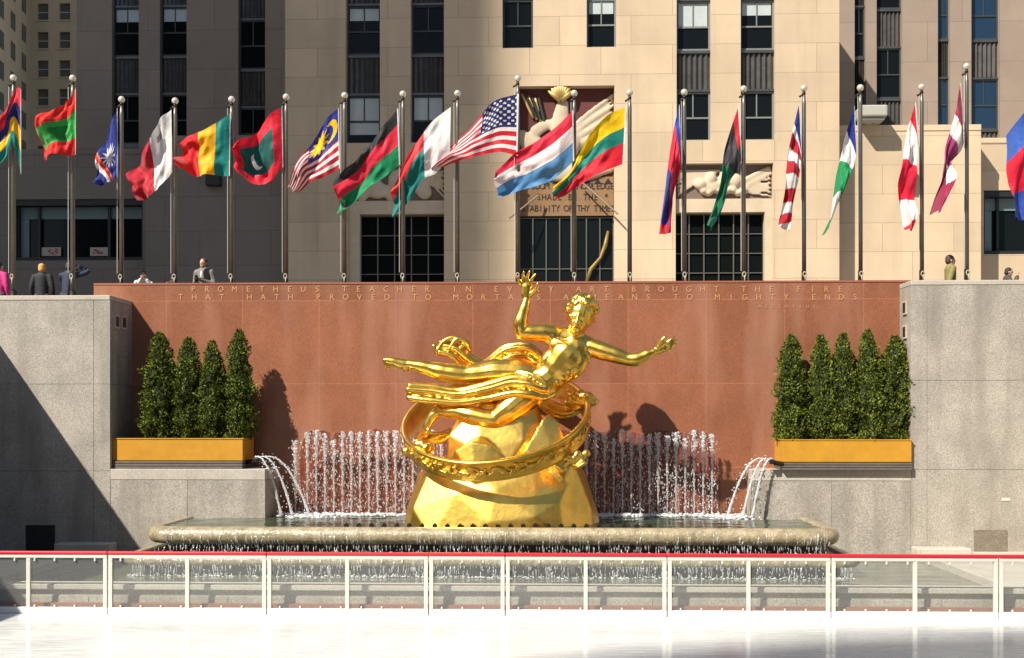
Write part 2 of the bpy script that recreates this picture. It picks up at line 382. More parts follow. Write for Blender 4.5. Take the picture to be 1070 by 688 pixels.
# ------------------------------------------------------------------ grey side walls with ledges
def side_wall(left):
    Yf = YL if left else YR
    lab = 'grey granite wall beside the four cypresses, half in shade, with a low planter ledge' if left else 'sunlit grey granite wall beside the five cypresses, with a low planter ledge'
    t = thing('granite_wall', lab, 'wall', (-10 if left else 9, Yf, 0))
    zt = PZ(307, Yf) if left else PZ(294.5, Yf)
    z1, z2 = PZ(401 if left else 398, Yf), PZ(493 if left else 490, Yf)
    g_ = .006
    if left:
        xr = PX(115, Yf); xs = PX(98, Yf); xo = XL; xe = PX(277, Yf)
        cols = [(xo, xs-g_), (xs, xr)]
    else:
        xl = PX(952, Yf); xs = PX(969, Yf); xo = XR; xe = PX(787, Yf)
        cols = [(xl, xs-g_), (xs, xo)]
    m = MB()
    for a, b in cols:
        for za, zb in ((-.2, z2-g_), (z2, z1-g_), (z1, zt-.11)):
            m.box(a, b, Yf, YW+.0 if True else 0, za, zb)
    m.build('wall_blocks', M_gran, t, bevel=.004)
    m = MB(); a, b = min(cols[0][0], cols[1][0]), max(cols[0][1], cols[1][1]); m.box(a+(0 if left else .0), b, Yf-.01, YW+.3, zt-.105, zt); m.build('coping', M_cop, t, bevel=.015)
    # ledge
    zl = PZ(491, Yf); m = MB()
    if left: xa_, xb_ = xr, xe
    else: xa_, xb_ = xe, xl
    n = 2; wd = (xb_-xa_)/n
    for i in range(n):
        m.box(xa_+i*wd+.003, xa_+(i+1)*wd-.003, Yf+.01, YW, -.2, zl-.235)
    m.build('ledge_blocks', M_gran, t, bevel=.004)
    m = MB(); m.box(xa_+.002, xb_-.002, Yf+.002, YW, zl-.23, zl); m.build('ledge_coping', M_cop, t, bevel=.01)
    # small fittings on the return face
    if left: spots = [(24.75, PZ(335, 24.75)), (25.15, PZ(336, 25.15))]
    else: spots = [(25.3, PZ(323, 25.3)), (25.3, PZ(348, 25.3))]
    for (yy, zz) in spots:
        m = MB(); xx = xr if left else xl
        s_ = 1 if left else -1
        a, b = sorted((xx+s_*.003, xx+s_*.03)); m.box(a, b, yy-.13, yy+.13, zz-.15, zz+.15)
        a, b = sorted((xx+s_*.03, xx+s_*.034)); m.box(a, b, yy-.09, yy+.09, zz-.11, zz+.11, 1)
        m.build('wall_light', [M_cop, M_dark], t)
    return t, xe, zl
wl, xeL, zlL = side_wall(True); wr, xeR, zlR = side_wall(False)
# vent panels and low stone blocks at the foot of the walls
m = MB(); a = P(27, 549, YL-.02); b = P(57, 580, YL-.02); m.box(a.x, b.x, YL-.025, YL+.05, b.z, a.z); tag(m.build('vent_panel', M_black), 'black square vent panel at the foot of the shaded left wall', 'vent')
m = MB(); a = P(1018, 554, YR-.02); b = P(1052, 586, YR-.02); m.box(a.x, b.x, YR-.025, YR+.05, b.z, a.z)
tag(m.build('access_hatch', mat('brown_stone', (.17, .14, .11), .7, var=.15, vscale=4, speck=.25)), 'square brown access hatch at the foot of the sunlit right wall', 'hatch')
for x0_, x1_, yy, Y_, lb in ((57, 116, 568, YL, 'low grey stone block at the foot of the shaded left wall'), (958, 1015, 573, YR, 'low pale stone block at the foot of the sunlit right wall beside the brown panel')):
    m = MB(); a = P(x0_, yy, Y_-.4); b = P(x1_, yy, Y_-.4); m.box(a.x, b.x, Y_-.45, Y_-.01, .1, a.z); tag(m.build('stone_block', M_cop, bevel=.03), lb, 'stone block')
m = MB(); a = P(1051, 522, YR); m.box(a.x-.09, a.x+.09, YR-.012, YR-.002, a.z-.03, a.z+.03); m.build('small_plate', M_white, wr)

# ------------------------------------------------------------------ fountain basins
XA, XB = PX(146, 22), PX(884, 22); XA2, XB2 = PX(120, 21.6), PX(906, 21.6)
ZU, ZUB, ZLO, ZLB, ZPOOL = 1.045, .715, .535, .35, .15
fb = thing('fountain_basin', 'two-tier stone fountain basin with rounded wet lips in front of the red wall', 'fountain', (-1, 22, 0))
def slab(xa, xb, yf, yb, zt, zb, name, inner=.35):
    """bullnose slab: half-round lip along front and both sides, flat top sunk a little inside"""
    m = MB(); r = (zt-zb)/2; n = 9
    prof = [(r - r*math.cos(math.pi/2 - math.pi*i/(n-1))*1.0, zb+r+r*math.sin(math.pi/2-math.pi*i/(n-1))) for i in range(n)]  # (inset from edge, z)
    cr = .55
    def outline(ins):
        a, b, f = xa+ins, xb-ins, yf+ins; c = max(cr-ins, .05); pts = [(a, yb)]
        for k in range(7):
            t = math.pi+math.pi/2*k/6; pts.append((a+c+c*math.cos(t), f+c+c*math.sin(t)))
        for i in range(1, 60):
            pts.append((a+c+(b-a-2*c)*i/60, f))
        for k in range(7):
            t = 1.5*math.pi+math.pi/2*k/6; pts.append((b-c+c*math.cos(t), f+c+c*math.sin(t)))
        pts.append((b, yb)); return pts
    rings = [[(x, y, zt-.05) for x, y in outline(r+inner+.02)], [(x, y, zt-.004) for x, y in outline(r+inner)]]
    rings += [[(x, y, z) for x, y in outline(i)] for i, z in prof]
    rings += [[(x, y, zb) for x, y in outline(r+.25)], [(x, y, -.15) for x, y in outline(r+.3)]]
    k = len(rings[0])
    vs = [v for rg in rings for v in rg]; fs = []
    for i in range(len(rings)-1):
        for j in range(k-1): fs.append((i*k+j, (i+1)*k+j, (i+1)*k+j+1, i*k+j+1))
    m.add([(x, y+noise.noise(Vector((x*1.3, z*3, 0)))*.012, z) for x, y, z in vs], fs)
    nf = len(fs); m.m[nf-2*(k-1):] = [1]*(2*(k-1))  # underside strips take the stone with shade painted in
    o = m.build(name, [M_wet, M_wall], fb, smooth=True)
    return outline
outU = slab(XA, XB, 22.0, 24.85, ZU, ZUB, 'upper_tier', .12)
outL = slab(XA2, XB2, 21.6, 24.4, ZLO, ZLB, 'lower_tier', .1)
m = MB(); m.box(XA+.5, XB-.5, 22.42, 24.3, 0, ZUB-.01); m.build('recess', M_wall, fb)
# water of upper pool (grid with small waves)
def grid_surface(x0, x1, y0, y1, z, nx, ny, amp, fr):
    vs = [(x0+(x1-x0)*i/nx, y0+(y1-y0)*j/ny, z+amp*noise.noise(Vector((i/nx*(x1-x0)*fr, j/ny*(y1-y0)*fr*2, z)))) for j in range(ny+1) for i in range(nx+1)]
    fs = [(j*(nx+1)+i, j*(nx+1)+i+1, (j+1)*(nx+1)+i+1, (j+1)*(nx+1)+i) for j in range(ny) for i in range(nx)]
    return vs, fs
m = MB(); vs, fs = grid_surface(XA+.33, XB-.33, 22.33, YL-.001, ZU-.028, 260, 50, .016, 2.2); m.add(vs, fs)
vs, fs = grid_surface(xeL+.002, xeR-.002, YL-.001, YW-.001, ZU-.028, 200, 30, .016, 2.2); m.add(vs, fs)
struct('upper_pool_water', m, M_pool, smooth=True)
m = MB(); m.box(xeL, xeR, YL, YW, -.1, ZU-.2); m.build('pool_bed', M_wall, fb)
m = MB(); vs, fs = grid_surface(-9.94, 7.8, 18.95, 24.9, ZPOOL, 200, 70, .015, 1.8); m.add(vs, fs)
struct('lower_pool_water', m, mat('lower_pool_water', (.10, .105, .065), .08, var=.35, vscale=.9, bump=.3, bscale=6, spec=.8), smooth=True)
# nozzle row on the rim in front of the statue
nz_mb = MB(); nz_mb.box(-.045, .045, -.04, .04, 0, .07); nz_mb.box(-.02, .02, -.02, .02, .07, .09)
nzme = nz_mb.mesh('nozzle', M_dark)
for i in range(25):
    o = bpy.data.objects.new('nozzle', nzme); C.objects.link(o); p = P(362+i*13.2, 549, 22.42); o.location = (p.x, 22.42, ZU-.03); setp(o, fb)
# outer kerb of the lower pool, behind the rink barrier
m = MB(); n = 10; xs = [XL+(XR-XL)*i/n for i in range(n+1)]
for i in range(n): m.box(xs[i]+.004, xs[i+1]-.004, 18.72, 18.96, -.1, .23); 
kb = m.build('kerb_wall', M_gran, fb, bevel=.005)
m = MB(); m.box(XL, XR, 18.66, 19.02, .345, .43); m.build('kerb_coping', M_cop, fb, bevel=.012)
m = MB(); m.box(XL, XR, 18.735, 18.95, .23, .345); m.build('kerb_band', M_gran, fb)
m = MB(); m.box(XL, XR, 18.62, 18.72, -.1, .13); m.build('kerb_foot', M_redplain, fb)
# paving either side of the lower pool
m = MB(); m.box(7.8, XR, 19.02, YR+.1, -.1, .30); struct('pool_side_paving', m, M_cop, bevel=.02)
m = MB(); m.box(XL, -9.94, 19.02, YL+.1, -.1, .30); struct('pool_side_paving', m, M_gran, bevel=.02)

# ------------------------------------------------------------------ falling water over the lips
def drips(name, label, xa, xb, yf, zt, zb, zend, dens, seed, film=1.):
    rd = random.Random(seed); m = MB(); x = xa+.25
    while x < xb-.25:
        cl = noise.noise(Vector((x*.9, seed, 0)))*.5+.5
        w_ = rd.uniform(.004, .013)*(1+cl*.6)
        if rd.random() < (.22+.62*cl**2)*film:
            # clinging film over the lip
            r = (zt-zb)/2; y_c = yf+r; k = rd.uniform(.1, .5)*math.pi
            pts = []; rad = []; k = math.pi*rd.uniform(.2, .9)
            for i in range(7):
                a = math.pi/2 - (math.pi*.98)*(i/6)
                if a > math.pi/2-k: continue
                pts.append((x+rd.uniform(-.01,.01), y_c-(r+.004)*math.cos(a), zb+r+(r+.004)*math.sin(a))); rad.append(w_*rd.uniform(.4, 1))
            if len(pts) > 2: m.tube(pts, rad, 5)
        # free fall
        z = zb+.02; y = yf+(zt-zb)/2-.06
        while z > zend:
            ln = rd.uniform(.03, .16); zz = max(z-ln, zend)
            if rd.random() < .35+.4*cl:
                jx = rd.uniform(-.012, .012)
                m.tube([(x+jx, y+rd.uniform(-.03,.03), z), (x+jx, y, (z+zz)/2), (x+jx*1.5, y, zz)], [w_*.4, w_*.8, w_*.3], 5)
            z = zz-rd.uniform(0, .03)
        x += rd.uniform(.015, .05)/dens
    # splash line
    for i in range(int((xb-xa)*26)):
        x = rd.uniform(xa+.2, xb-.2); m.ell((x, yf+.02+rd.uniform(-.12,.1), zend+rd.uniform(0,.03)), (rd.uniform(.01,.04), rd.uniform(.01,.03), rd.uniform(.006,.02)), seg=6, rings=4)
    return tag(m.build(name, M_drip, smooth=True), label, 'water', kind='stuff')
drips('falling_water', 'white streaks of water running over the upper basin lip', XA, XB, 22.0, ZU, ZUB, ZLO, 1.0, 3)
drips('falling_water', 'curtain of water falling from the lower basin lip into the pool', XA2, XB2, 21.6, ZLO, ZLB, ZPOOL, 1.1, 9)
# foam line at the foot of the jets
m = MB(); rd = random.Random(5)
for i in range(1500):
    x = rd.uniform(xeL+.1, xeR-.1); m.ell((x, 25.1+rd.gauss(0, .13), ZU-.02+abs(rd.gauss(0,.02))), (rd.uniform(.015,.06), rd.uniform(.015,.05), rd.uniform(.008,.03)), seg=6, rings=4)
for cx_ in (PX(322, 24.6), PX(762, 24.6)):
    for i in range(160):
        m.ell((cx_+rd.gauss(0,.22), 24.6+rd.gauss(0,.18), ZU-.02+abs(rd.gauss(0,.02))), (rd.uniform(.02,.06), rd.uniform(.02,.05), rd.uniform(.008,.025)), seg=6, rings=4)
tag(m.build('foam', M_foam, smooth=True), 'white foam where the jets land in the upper pool', 'foam', kind='stuff')

# ------------------------------------------------------------------ vertical jets before the wall
def jet_mesh(seed):
    rd = random.Random(seed); m = MB(); H = 1.0
    n = 26; pts = []; rad = []
    for i in range(n+1):
        t = i/n
        pts.append((math.sin(i*1.7+seed)*.006, 0, 1.9*t)); rad.append((.012+.016*t+.014*rd.random()*rd.random())*(1 if t < .97 else .6))
    m.tube(pts, rad, 7)
    for i in range(70):             # foaming head
        z = 1.9-abs(rd.gauss(0, .30)); m.ell((rd.gauss(0,.028), rd.gauss(0,.025), min(z, 1.93)), rd.uniform(.007,.027), seg=6, rings=4)
    for i in range(150):            # falling drops
        z = rd.uniform(0, 1.85); s_ = rd.uniform(.006,.014)
        m.ell((rd.gauss(0,.08), rd.gauss(0,.06), z), (s_, s_, s_*rd.uniform(1,3)), seg=5, rings=4)
    return m.mesh('water_jet', M_jet, True)
JM = [jet_mesh(i) for i in range(10)]
jx = [309]+[321+i*9.2 for i in range(13)] + [443+i*9.2 for i in range(18)] + [613+i*9.35 for i in range(15)]
for i, px in enumerate(jx):
    o = bpy.data.objects.new('water_jet', JM[(i*7) % 10]); C.objects.link(o); x = PX(px, 25.25)
    top = PZ(449+rd.gauss(0, 3.2), 25.25)
    if i == 0: top = PZ(458, 25.25)
    o.location = (x, 25.25+rd.uniform(-.03,.03), ZU-.03); o.scale = (1, 1, (top-ZU)/1.93); o.rotation_euler[2] = 0
    side = 'left of' if px < 430 else ('right of' if px > 610 else 'behind')
    tag(o, 'upright foaming water jet standing in front of the red wall '+side+' the gilded statue', 'water jet', 'water jets %s the statue' % side)

# side spouts: three arcs each
def spout(px0, py0, lands, label, gname):
    Y0 = 24.75
    for k, (lx, ly) in enumerate(lands):
        a = P(px0+(k*5 if px0 < 500 else -k*5), py0, Y0+k*.05); b = P(lx, ly, 24.6+k*.12); b.z = ZU-.02
        m = MB(); pts = []; rad = []; rd = random.Random(k)
        apex = .10
        for i in range(41):
            t = i/40
            p = a.lerp(b, t); h = a.z-b.z
            z = a.z + 4*apex*t*(1-t)*.8 - (h)*(t*t) + 0*t
            pts.append((p.x+rd.uniform(-.006,.006), p.y+rd.uniform(-.006,.006), z)); rad.append((.014+.014*t)*(.7+.6*rd.random()))
        m.tube(pts, rad, 7)
        for i in range(70):
            t = rd.random()**.6; q = pts[int(t*40)]; m.ell((q[0]+rd.gauss(0,.02+.05*t), q[1]+rd.gauss(0,.03), q[2]+rd.gauss(0,.03)), rd.uniform(.006,.016), seg=5, rings=4)
        tag(m.build('water_stream', M_foam, smooth=True), label[k], 'water stream', gname)
spout(266, 478, [(294, 540), (306, 540), (324, 536)], ['water stream falling from the left spout, the one nearest the ledge', 'middle water stream of the three falling from the left spout', 'water stream thrown farthest right from the left spout'], 'streams from the left spout')
spout(808, 480, [(786, 541), (776, 541), (760, 537)], ['water stream falling from the right spout, the one nearest the ledge', 'middle water stream of the three falling from the right spout', 'water stream thrown farthest left from the right spout'], 'streams from the right spout')
for px, py, lb in ((268, 481, 'dark bronze spout head at the end of the left planter'), (806, 483, 'dark bronze spout head at the end of the right planter')):
    t = thing('fountain_spout', lb, 'spout', P(px, py, 24.8)); p = P(px, py, 24.8); s_ = 1 if px < 500 else -1
    m = MB(); m.tube([(p.x-s_*.25, 24.8, p.z-.05), (p.x-s_*.08, 24.8, p.z-.02), (p.x, 24.8, p.z+.03)], [.05, .05, .04], 10); m.build('pipe', M_dark, t, smooth=True)
    m = MB(); m.box(p.x-.06, p.x+.05, 24.68, 24.98, p.z-.04, p.z+.05); m.build('nozzle_head', M_dark, t, bevel=.01)

# ------------------------------------------------------------------ planters and cypresses
def planter(x0, x1, zb, Yf, label):
    t = thing('planter', label, 'planter', ((x0+x1)/2, Yf+.45, zb))
    yb = Yf+.95
    m = MB(); hs = .045
    for i in range(3): m.box(x0-.02, x1+.0, Yf-.03, yb, zb+.004+i*(hs+.012), zb+.004+i*(hs+.012)+hs)
    m.box(x0+.05, x1-.05, Yf+.02, yb-.03, zb+.002, zb+.17)
    m.build('slatted_base', M_slat, t, bevel=.006)
    zb2 = zb+.178; h = .46
    m = MB(); th = .04
    m.box(x0, x1, Yf, Yf+th, zb2, zb2+h); m.box(x0, x1, yb-th, yb, zb2, zb2+h); m.box(x0, x0+th, Yf+th, yb-th, zb2, zb2+h); m.box(x1-th, x1, Yf+th, yb-th, zb2, zb2+h)
    m.box(x0+th, x1-th, Yf+th, yb-th, zb2+.01, zb2+.05)
    m.build('box', M_yel, t, bevel=.008)
    m = MB(); m.box(x0-.012, x1+.012, Yf-.012, Yf+.05, zb2+h+.002, zb2+h+.025); m.box(x0-.012, x1+.012, yb-.05, yb+.012, zb2+h+.002, zb2+h+.025); m.box(x0-.012, x0+.05, Yf+.052, yb-.052, zb2+h+.002, zb2+h+.025); m.box(x1-.05, x1+.012, Yf+.052, yb-.052, zb2+h+.002, zb2+h+.025)
    m.build('rim', M_yel, t)
    m = MB(); m.box(x0+th+.002, x1-th-.002, Yf+th+.002, yb-th-.002, zb2+h-.1, zb2+h-.05); m.build('soil', mat('soil', (.05, .035, .025), .95, bump=.6), t)
    return zb2+h
pl0, pl1 = PX(118, YL+.15), PX(254, YL+.15); pr0, pr1 = PX(816, YR+.1), PX(957, YR+.1)
pr1 = min(pr1, PX(952, YR)-.02)
ztl = planter(pl0, pl1, zlL, YL+.12, 'ochre yellow planter trough holding the four cypresses on the left ledge')
ztr = planter(pr0, pr1, zlR, YR-.2+.1, 'ochre yellow planter trough holding the five cypresses on the right ledge')

def crown_mesh(seed, n=9000):
    rd = random.Random(seed); m = MB()
    off = Vector((seed*7.3, 0, 0))
    def prof(t, a):
        r = .255*(1-.2*math.exp(-t*9))*(1-t**4)**.75*(1-.12*t)+.012
        r *= 1+.62*noise.noise(off+Vector((math.cos(a)*1.6, math.sin(a)*1.6, t*7)))+.45*noise.noise(off+Vector((math.cos(a)*4, math.sin(a)*4, t*19)))
        return max(r, .02)
    # core
    seg, rg = 18, 24; vs = []
    for i in range(rg+1):
        t = i/rg
        for j in range(seg):
            a = 2*math.pi*j/seg; r = prof(t, a)*.72; vs.append((math.cos(a)*r, math.sin(a)*r, t*.95))
    fs = [(i*seg+j, i*seg+(j+1) % seg, (i+1)*seg+(j+1) % seg, (i+1)*seg+j) for i in range(rg) for j in range(seg)]
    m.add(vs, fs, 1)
    for k in range(n):
        t = 1-(1-rd.random())**.62 if rd.random() < .8 else rd.random(); t = min(t, .995)
        a = rd.uniform(0, 2*math.pi); r = prof(t, a)*(1-abs(rd.gauss(0, .16)))
        if rd.random() < .07: r *= rd.uniform(1.02, 1.16)
        c = Vector((math.cos(a)*r, math.sin(a)*r, t))
        out = Vector((math.cos(a), math.sin(a), 0)); up = (Vector((0,0,1))*rd.uniform(.25,1.1)+out*rd.uniform(.0,.9)+Vector((rd.gauss(0,.35), rd.gauss(0,.35), 0))).normalized()
        sd = up.cross(Vector((rd.gauss(0,1), rd.gauss(0,1), rd.gauss(0,1)))).normalized()
        L = rd.uniform(.03, .075); W = rd.uniform(.008, .019)
        # z squeezed by unit height, so work in scaled units (height 1 -> 2.35)
        def q(v): return (v.x, v.y, v.z/2.35)
        a0 = Vector((c.x, c.y, c.z*2.35))
        p = [a0-sd*W*.6, a0+up*L*.45-sd*W, a0+up*L, a0+up*L*.45+sd*W]
        m.add([q(v) for v in p], [(0,1,2,3)], 0)
    for v in range(len(m.v)): m.v[v] = (m.v[v][0], m.v[v][1], m.v[v][2]*2.35)
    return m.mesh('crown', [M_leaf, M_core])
CM = [crown_mesh(i+1) for i in range(6)]
tm = MB(); tm.tube([(0,0,-.14), (0.01,0,.4), (-.005,0,1.2), (0,0,2.0)], [.045, .04, .028, .01], 8); TM = tm.mesh('trunk', M_bark, True)
def cypress(px, top, Y, zb, i, wpx, label, grp):
    p = P(px, 400, Y); H = PZ(top, Y)-zb
    t = thing('cypress_tree', label, 'cypress', (p.x, Y, zb-.04), grp, absolute=False, rz=i*1.9)
    s = (H+.06)/2.35; wsc = wpx/27
    o = bpy.data.objects.new('crown', CM[i % 6]); C.objects.link(o); o.parent = t; o.scale = (wsc, wsc, s)
    o = bpy.data.objects.new('trunk', TM); C.objects.link(o); o.parent = t; o.scale = (1, 1, s)
LG = 'cypresses in the left planter'; RG = 'cypresses in the right planter'
for i, (px, top, w_, lb) in enumerate([(167, 348, 37, 'widest of the four dark green cypresses in the left planter, next to the granite wall'), (197, 353, 31, 'second cypress from the granite wall in the left planter'),
    (222, 357, 31, 'shortest of the four cypresses in the left planter, third from the wall'), (250, 345, 31, 'tallest of the four cypresses in the left planter, nearest the water spout')]):
    cypress(px, top, YL+.6, ztl, i, w_, lb, LG)
for i, (px, top, w_, lb) in enumerate([(827, 352, 36, 'wide cypress at the spout end of the right planter'), (858, 352, 29, 'second cypress from the spout in the right planter'), (881, 350, 30, 'middle cypress of the five in the right planter'),
    (907, 347, 30, 'tallest cypress of the right planter, second from the granite wall'), (935, 353, 35, 'bushy cypress of the right planter touching the granite wall')]):
    cypress(px, top, YR+.33, ztr, i+3, w_, lb, RG)

# ------------------------------------------------------------------ gilded statue (generic figure over a plain hoop on a rock)
YS = 23.75; U = YS/1200
def S(px, py, dy=0.): 
    p = P(px, py, YS); return Vector((p.x, YS+dy, p.z))
st = thing('gilded_statue', 'large gilded statue of a reclining figure with drapery above a hoop and rock', 'statue', (S(525,551).x, YS, ZU-.03))
# rock
def hull(pts):
    bm = bmesh.new()
    for p in pts: bm.verts.new(p)
    r = bmesh.ops.convex_hull(bm, input=bm.verts)
    for v in [v for v in bm.verts if not v.link_faces]: bm.verts.remove(v)
    bmesh.ops.dissolve_limit(bm, angle_limit=R(6), verts=bm.verts, edges=bm.edges)
    vs = [tuple(v.co) for v in bm.verts]; bm.verts.index_update(); fs = [tuple(v.index for v in f.verts) for f in bm.faces]; bm.free(); return vs, fs
rk = MB()
lv = []
for x, y, d in [(424,556,0),(430,556,-.75),(455,556,-1.2),(500,556,-1.35),(545,556,-1.35),(590,556,-1.15),(618,556,-.7),(628,556,0),(610,556,.8),(530,556,1.2),(445,556,.9),
                (425,535,-.2),(436,528,-.85),(480,512,-1.12),(516,540,-1.36),(520,508,-1.16),(560,535,-1.32),(585,520,-1.05),(616,528,-.6),(625,536,0),(600,520,.7),
                (438,495,-.2),(452,488,-.62),(500,484,-.85),(560,488,-.86),(600,486,-.55),(611,492,0),(595,480,.5),(530,478,.8),(450,485,.5)]:
    lv.append(S(x, y, d))
rk.add(*hull(lv))
rk.add(*hull([S(465,500,-.3), S(470,455,-.35), S(476,440,-.1), S(505,420,-.3), S(522,405,0), S(545,398,-.05), S(556,412,.1), S(575,470,-.3), S(585,500,-.3), S(520,500,-.75), S(500,470,-.62), S(548,460,-.55), S(530,500,.7), S(525,410,.4), S(480,450,.4), S(575,455,.35)]))
rk.add(*hull([S(543,500,-.55), S(548,470,-.75), S(566,438,-.45), S(573,432,-.3), S(583,440,-.35), S(600,480,-.5), S(606,500,-.3), S(590,500,-.85), S(570,500,.3), S(577,440,.1)]))
rk.add(*hull([S(470,500,-.5), S(478,470,-.85), S(495,460,-.95), S(515,464,-.95), S(535,480,-.95), S(545,500,-.9), S(500,500,-1.1), S(505,455,-.4), S(475,480,-.2)]))
rk.remesh('rock', M_goldr, st, voxel=.03, it=5)
m = MB()
pts_b = [(424,.0),(432,-.8),(455,-1.24),(500,-1.4),(545,-1.4),(590,-1.2),(620,-.7),(630,0)]
m.add(*hull([S(x, 556, d*1.02) for x, d in pts_b]+[S(x, 548, d*1.02) for x, d in pts_b]+[S(440,552,1), S(610,552,1)])); m.build('foot_ring', M_goldr, st)
# hoop
hc = S(519, 443); R0 = 1.88
Q = Matrix.Rotation(R(-7), 3, 'Y') @ Matrix.Rotation(R(28), 3, 'X')
m = MB(); N = 128; prof = [(-.035,-.24),(-.05,-.21),(-.03,0),(-.05,.21),(-.035,.24),(.04,.24),(.065,.205),(.04,.17),(.03,0),(.04,-.17),(.065,-.205),(.04,-.24)]
vs = []; k = len(prof)
for i in range(N):
    a = 2*math.pi*i/N
    for dr, dz in prof:
        r = R0+dr+dz*.12; vs.append(hc + Q @ Vector((math.cos(a)*r, math.sin(a)*r, dz)))
fs = [(i*k+j, ((i+1) % N)*k+j, ((i+1) % N)*k+(j+1) % k, i*k+(j+1) % k) for i in range(N) for j in range(k)]
m.add(vs, fs); hp = m.build('hoop', M_gold, st, smooth=True)
# plain leafy scrollwork on the outside of the hoop
m = MB(); rd = random.Random(11)
for i in range(54):
    a = 2*math.pi*i/54; ph = i*.9
    for q_ in range(3):
        aa = a+rd.uniform(-.05,.05); dz = rd.uniform(-.09,.09)
        c = hc + Q @ Vector((math.cos(aa)*(R0+.05), math.sin(aa)*(R0+.05), dz))
        rot = (Q @ Matrix.Rotation(aa, 3, 'Z') @ Matrix.Rotation(rd.uniform(-.9,.9), 3, 'X')).to_quaternion()
        m.ell(c, (.035, rd.uniform(.05,.12), rd.uniform(.02,.045)), rot, seg=8, rings=6)
wv = []
for i in range(241):
    a = 2*math.pi*i/240; wv.append(hc + Q @ Vector((math.cos(a)*(R0+.055), math.sin(a)*(R0+.055), .09*math.sin(a*27))))
m.tube(wv, .022, 6, False)
m.remesh('scrollwork', M_goldh, hp, voxel=.022, it=2)
# leafy bosses hanging at the hoop
for cpx, cpy, cd, n_ in ((596, 480, -1.05, 34), (604, 418, .2, 26), (444, 470, -.95, 24)):
    m = MB()
    for i in range(n_):
        c = S(cpx+max(-15,min(15,rd.gauss(0,8))), cpy+max(-8,min(8,rd.gauss(0,4.5))), cd+rd.gauss(0,.06)); m.ell(c, (rd.uniform(.08,.16), .09, rd.uniform(.05,.10)), Quaternion((0,1,0), rd.uniform(-1,1)), seg=8, rings=6)
    m.remesh('leaf_cluster', M_goldh, st, voxel=.024, it=2)

# the figure: one continuous remeshed body
def px2(r): return r*U
b = MB()
def limb(pts, flat=1.): b.chain([S(x, y, d) for x, y, d, r in pts], [px2(r) for *_, r in pts], flat)
def blob(x, y, d, rx, rz, ry=None, ang=0): b.ell(S(x, y, d), (px2(rx), px2(ry if ry else (rx+rz)/2), px2(rz)), Quaternion((0,1,0), R(ang)))
# torso
limb([(600,366,-.02,18),(593,373,-.04,21.5),(584,384,-.04,19.5),(576,393,-.04,16.8),(565,401,-.03,18),(556,404,0,16)], .70)
limb([(580,351,.0,9.5),(598,356,.02,12),(618,363,.0,9.5)], .85)
blob(587,364,-.165,14,8,4.5,22); blob(605,371,-.155,14,8.5,4.5,35); limb([(580,357,-.14,4),(592,362,-.20,4),(610,370,-.14,4)]); blob(577,352,-.02,9.5,9.5,9.5); blob(620,365,-.02,9.5,9,9.5)
for k in range(3):
    for s_ in (-1, 1): blob(590-6*k+s_*4.4, 385+6.0*k+s_*3.6, -.205+.012*k, 5, 3.8, 4.2, 40)
blob(604,384,-.08,8,15,9,38); blob(572,375,-.05,7,14,9,38)
# neck and head
limb([(599,357,0,9),(603,346,-.04,8.5)])
b.ell(S(607,329,-.04), (px2(14.8), px2(16), px2(17.5)), Quaternion((0,1,0), R(14)))
b.ell(S(603,340,-.15), (px2(9.5), px2(9.5), px2(11)), Quaternion((0,1,0), R(14)))
b.ell(S(600.5,350,-.24), (px2(4.2), px2(4), px2(3.2)))                              # chin
limb([(604,331,-.335,1.8),(602.6,337,-.375,2.5),(602,339.5,-.38,3.0)])               # nose
limb([(598.5,343.5,-.335,1.6),(604.5,345,-.335,1.6)]); limb([(599.5,346.5,-.325,1.5),(604,347.3,-.325,1.4)])   # lips
limb([(595,331,-.27,1.4),(601,331.5,-.315,1.2)]); limb([(606,333,-.315,1.2),(614,334,-.26,1.4)])   # brows
blob(593.5,333,-.02,2,4,3); blob(620,334,.0,2,4,3)
# bent arm, raised open hand
limb([(579,350,0,10),(569,348,-.03,9.8),(556,348,-.07,8.8),(545,348,-.1,7.2)])
limb([(545,348,-.1,7.2),(544,338,-.12,8),(547,326,-.12,6.2),(550,315,-.12,4.2)])
limb([(550,315,-.12,4.4),(550,307,-.13,5.6),(550,301,-.14,5.4)], .6)
for fx, fy, tx, ty, d in ((546,300,540,289,-.2),(549,299,546,284.5,-.22),(552,299,552,284,-.22),(554.5,301,558,287,-.2)):
    mx_, my_ = (fx+tx)/2-1, (fy+ty)/2; limb([(fx,fy,-.14,2.0),(mx_,my_,-.17,1.8),(tx+1.5,ty+1,d,1.25)])
limb([(554,309,-.14,2.6),(560,304,-.2,2.1),(562,298,-.24,1.5)])
# outstretched arm
limb([(617,363,0,10),(628,367,-.05,9.8),(641,371,-.1,9.0),(655,376,-.14,7)])
limb([(655,376,-.14,7.0),(664,376,-.16,7.6),(674,372,-.18,6),(682,368.5,-.2,3.9)])
limb([(682,368.5,-.2,4),(688,366,-.2,5.2),(692,364,-.21,5.2)], .6)
for k, (fy, tx, ty) in enumerate([(360.5,703.5,353.5),(362.6,706,356.5),(364.8,705.5,360.2),(367,702,364)]):
    limb([(693,fy,-.22,1.9),(699,(fy+ty)/2-.4,-.24,1.7),(tx,ty,-.22,1.2)])
limb([(686,362,-.22,2.4),(690,357,-.27,2.0),(693.5,353.5,-.29,1.4)])
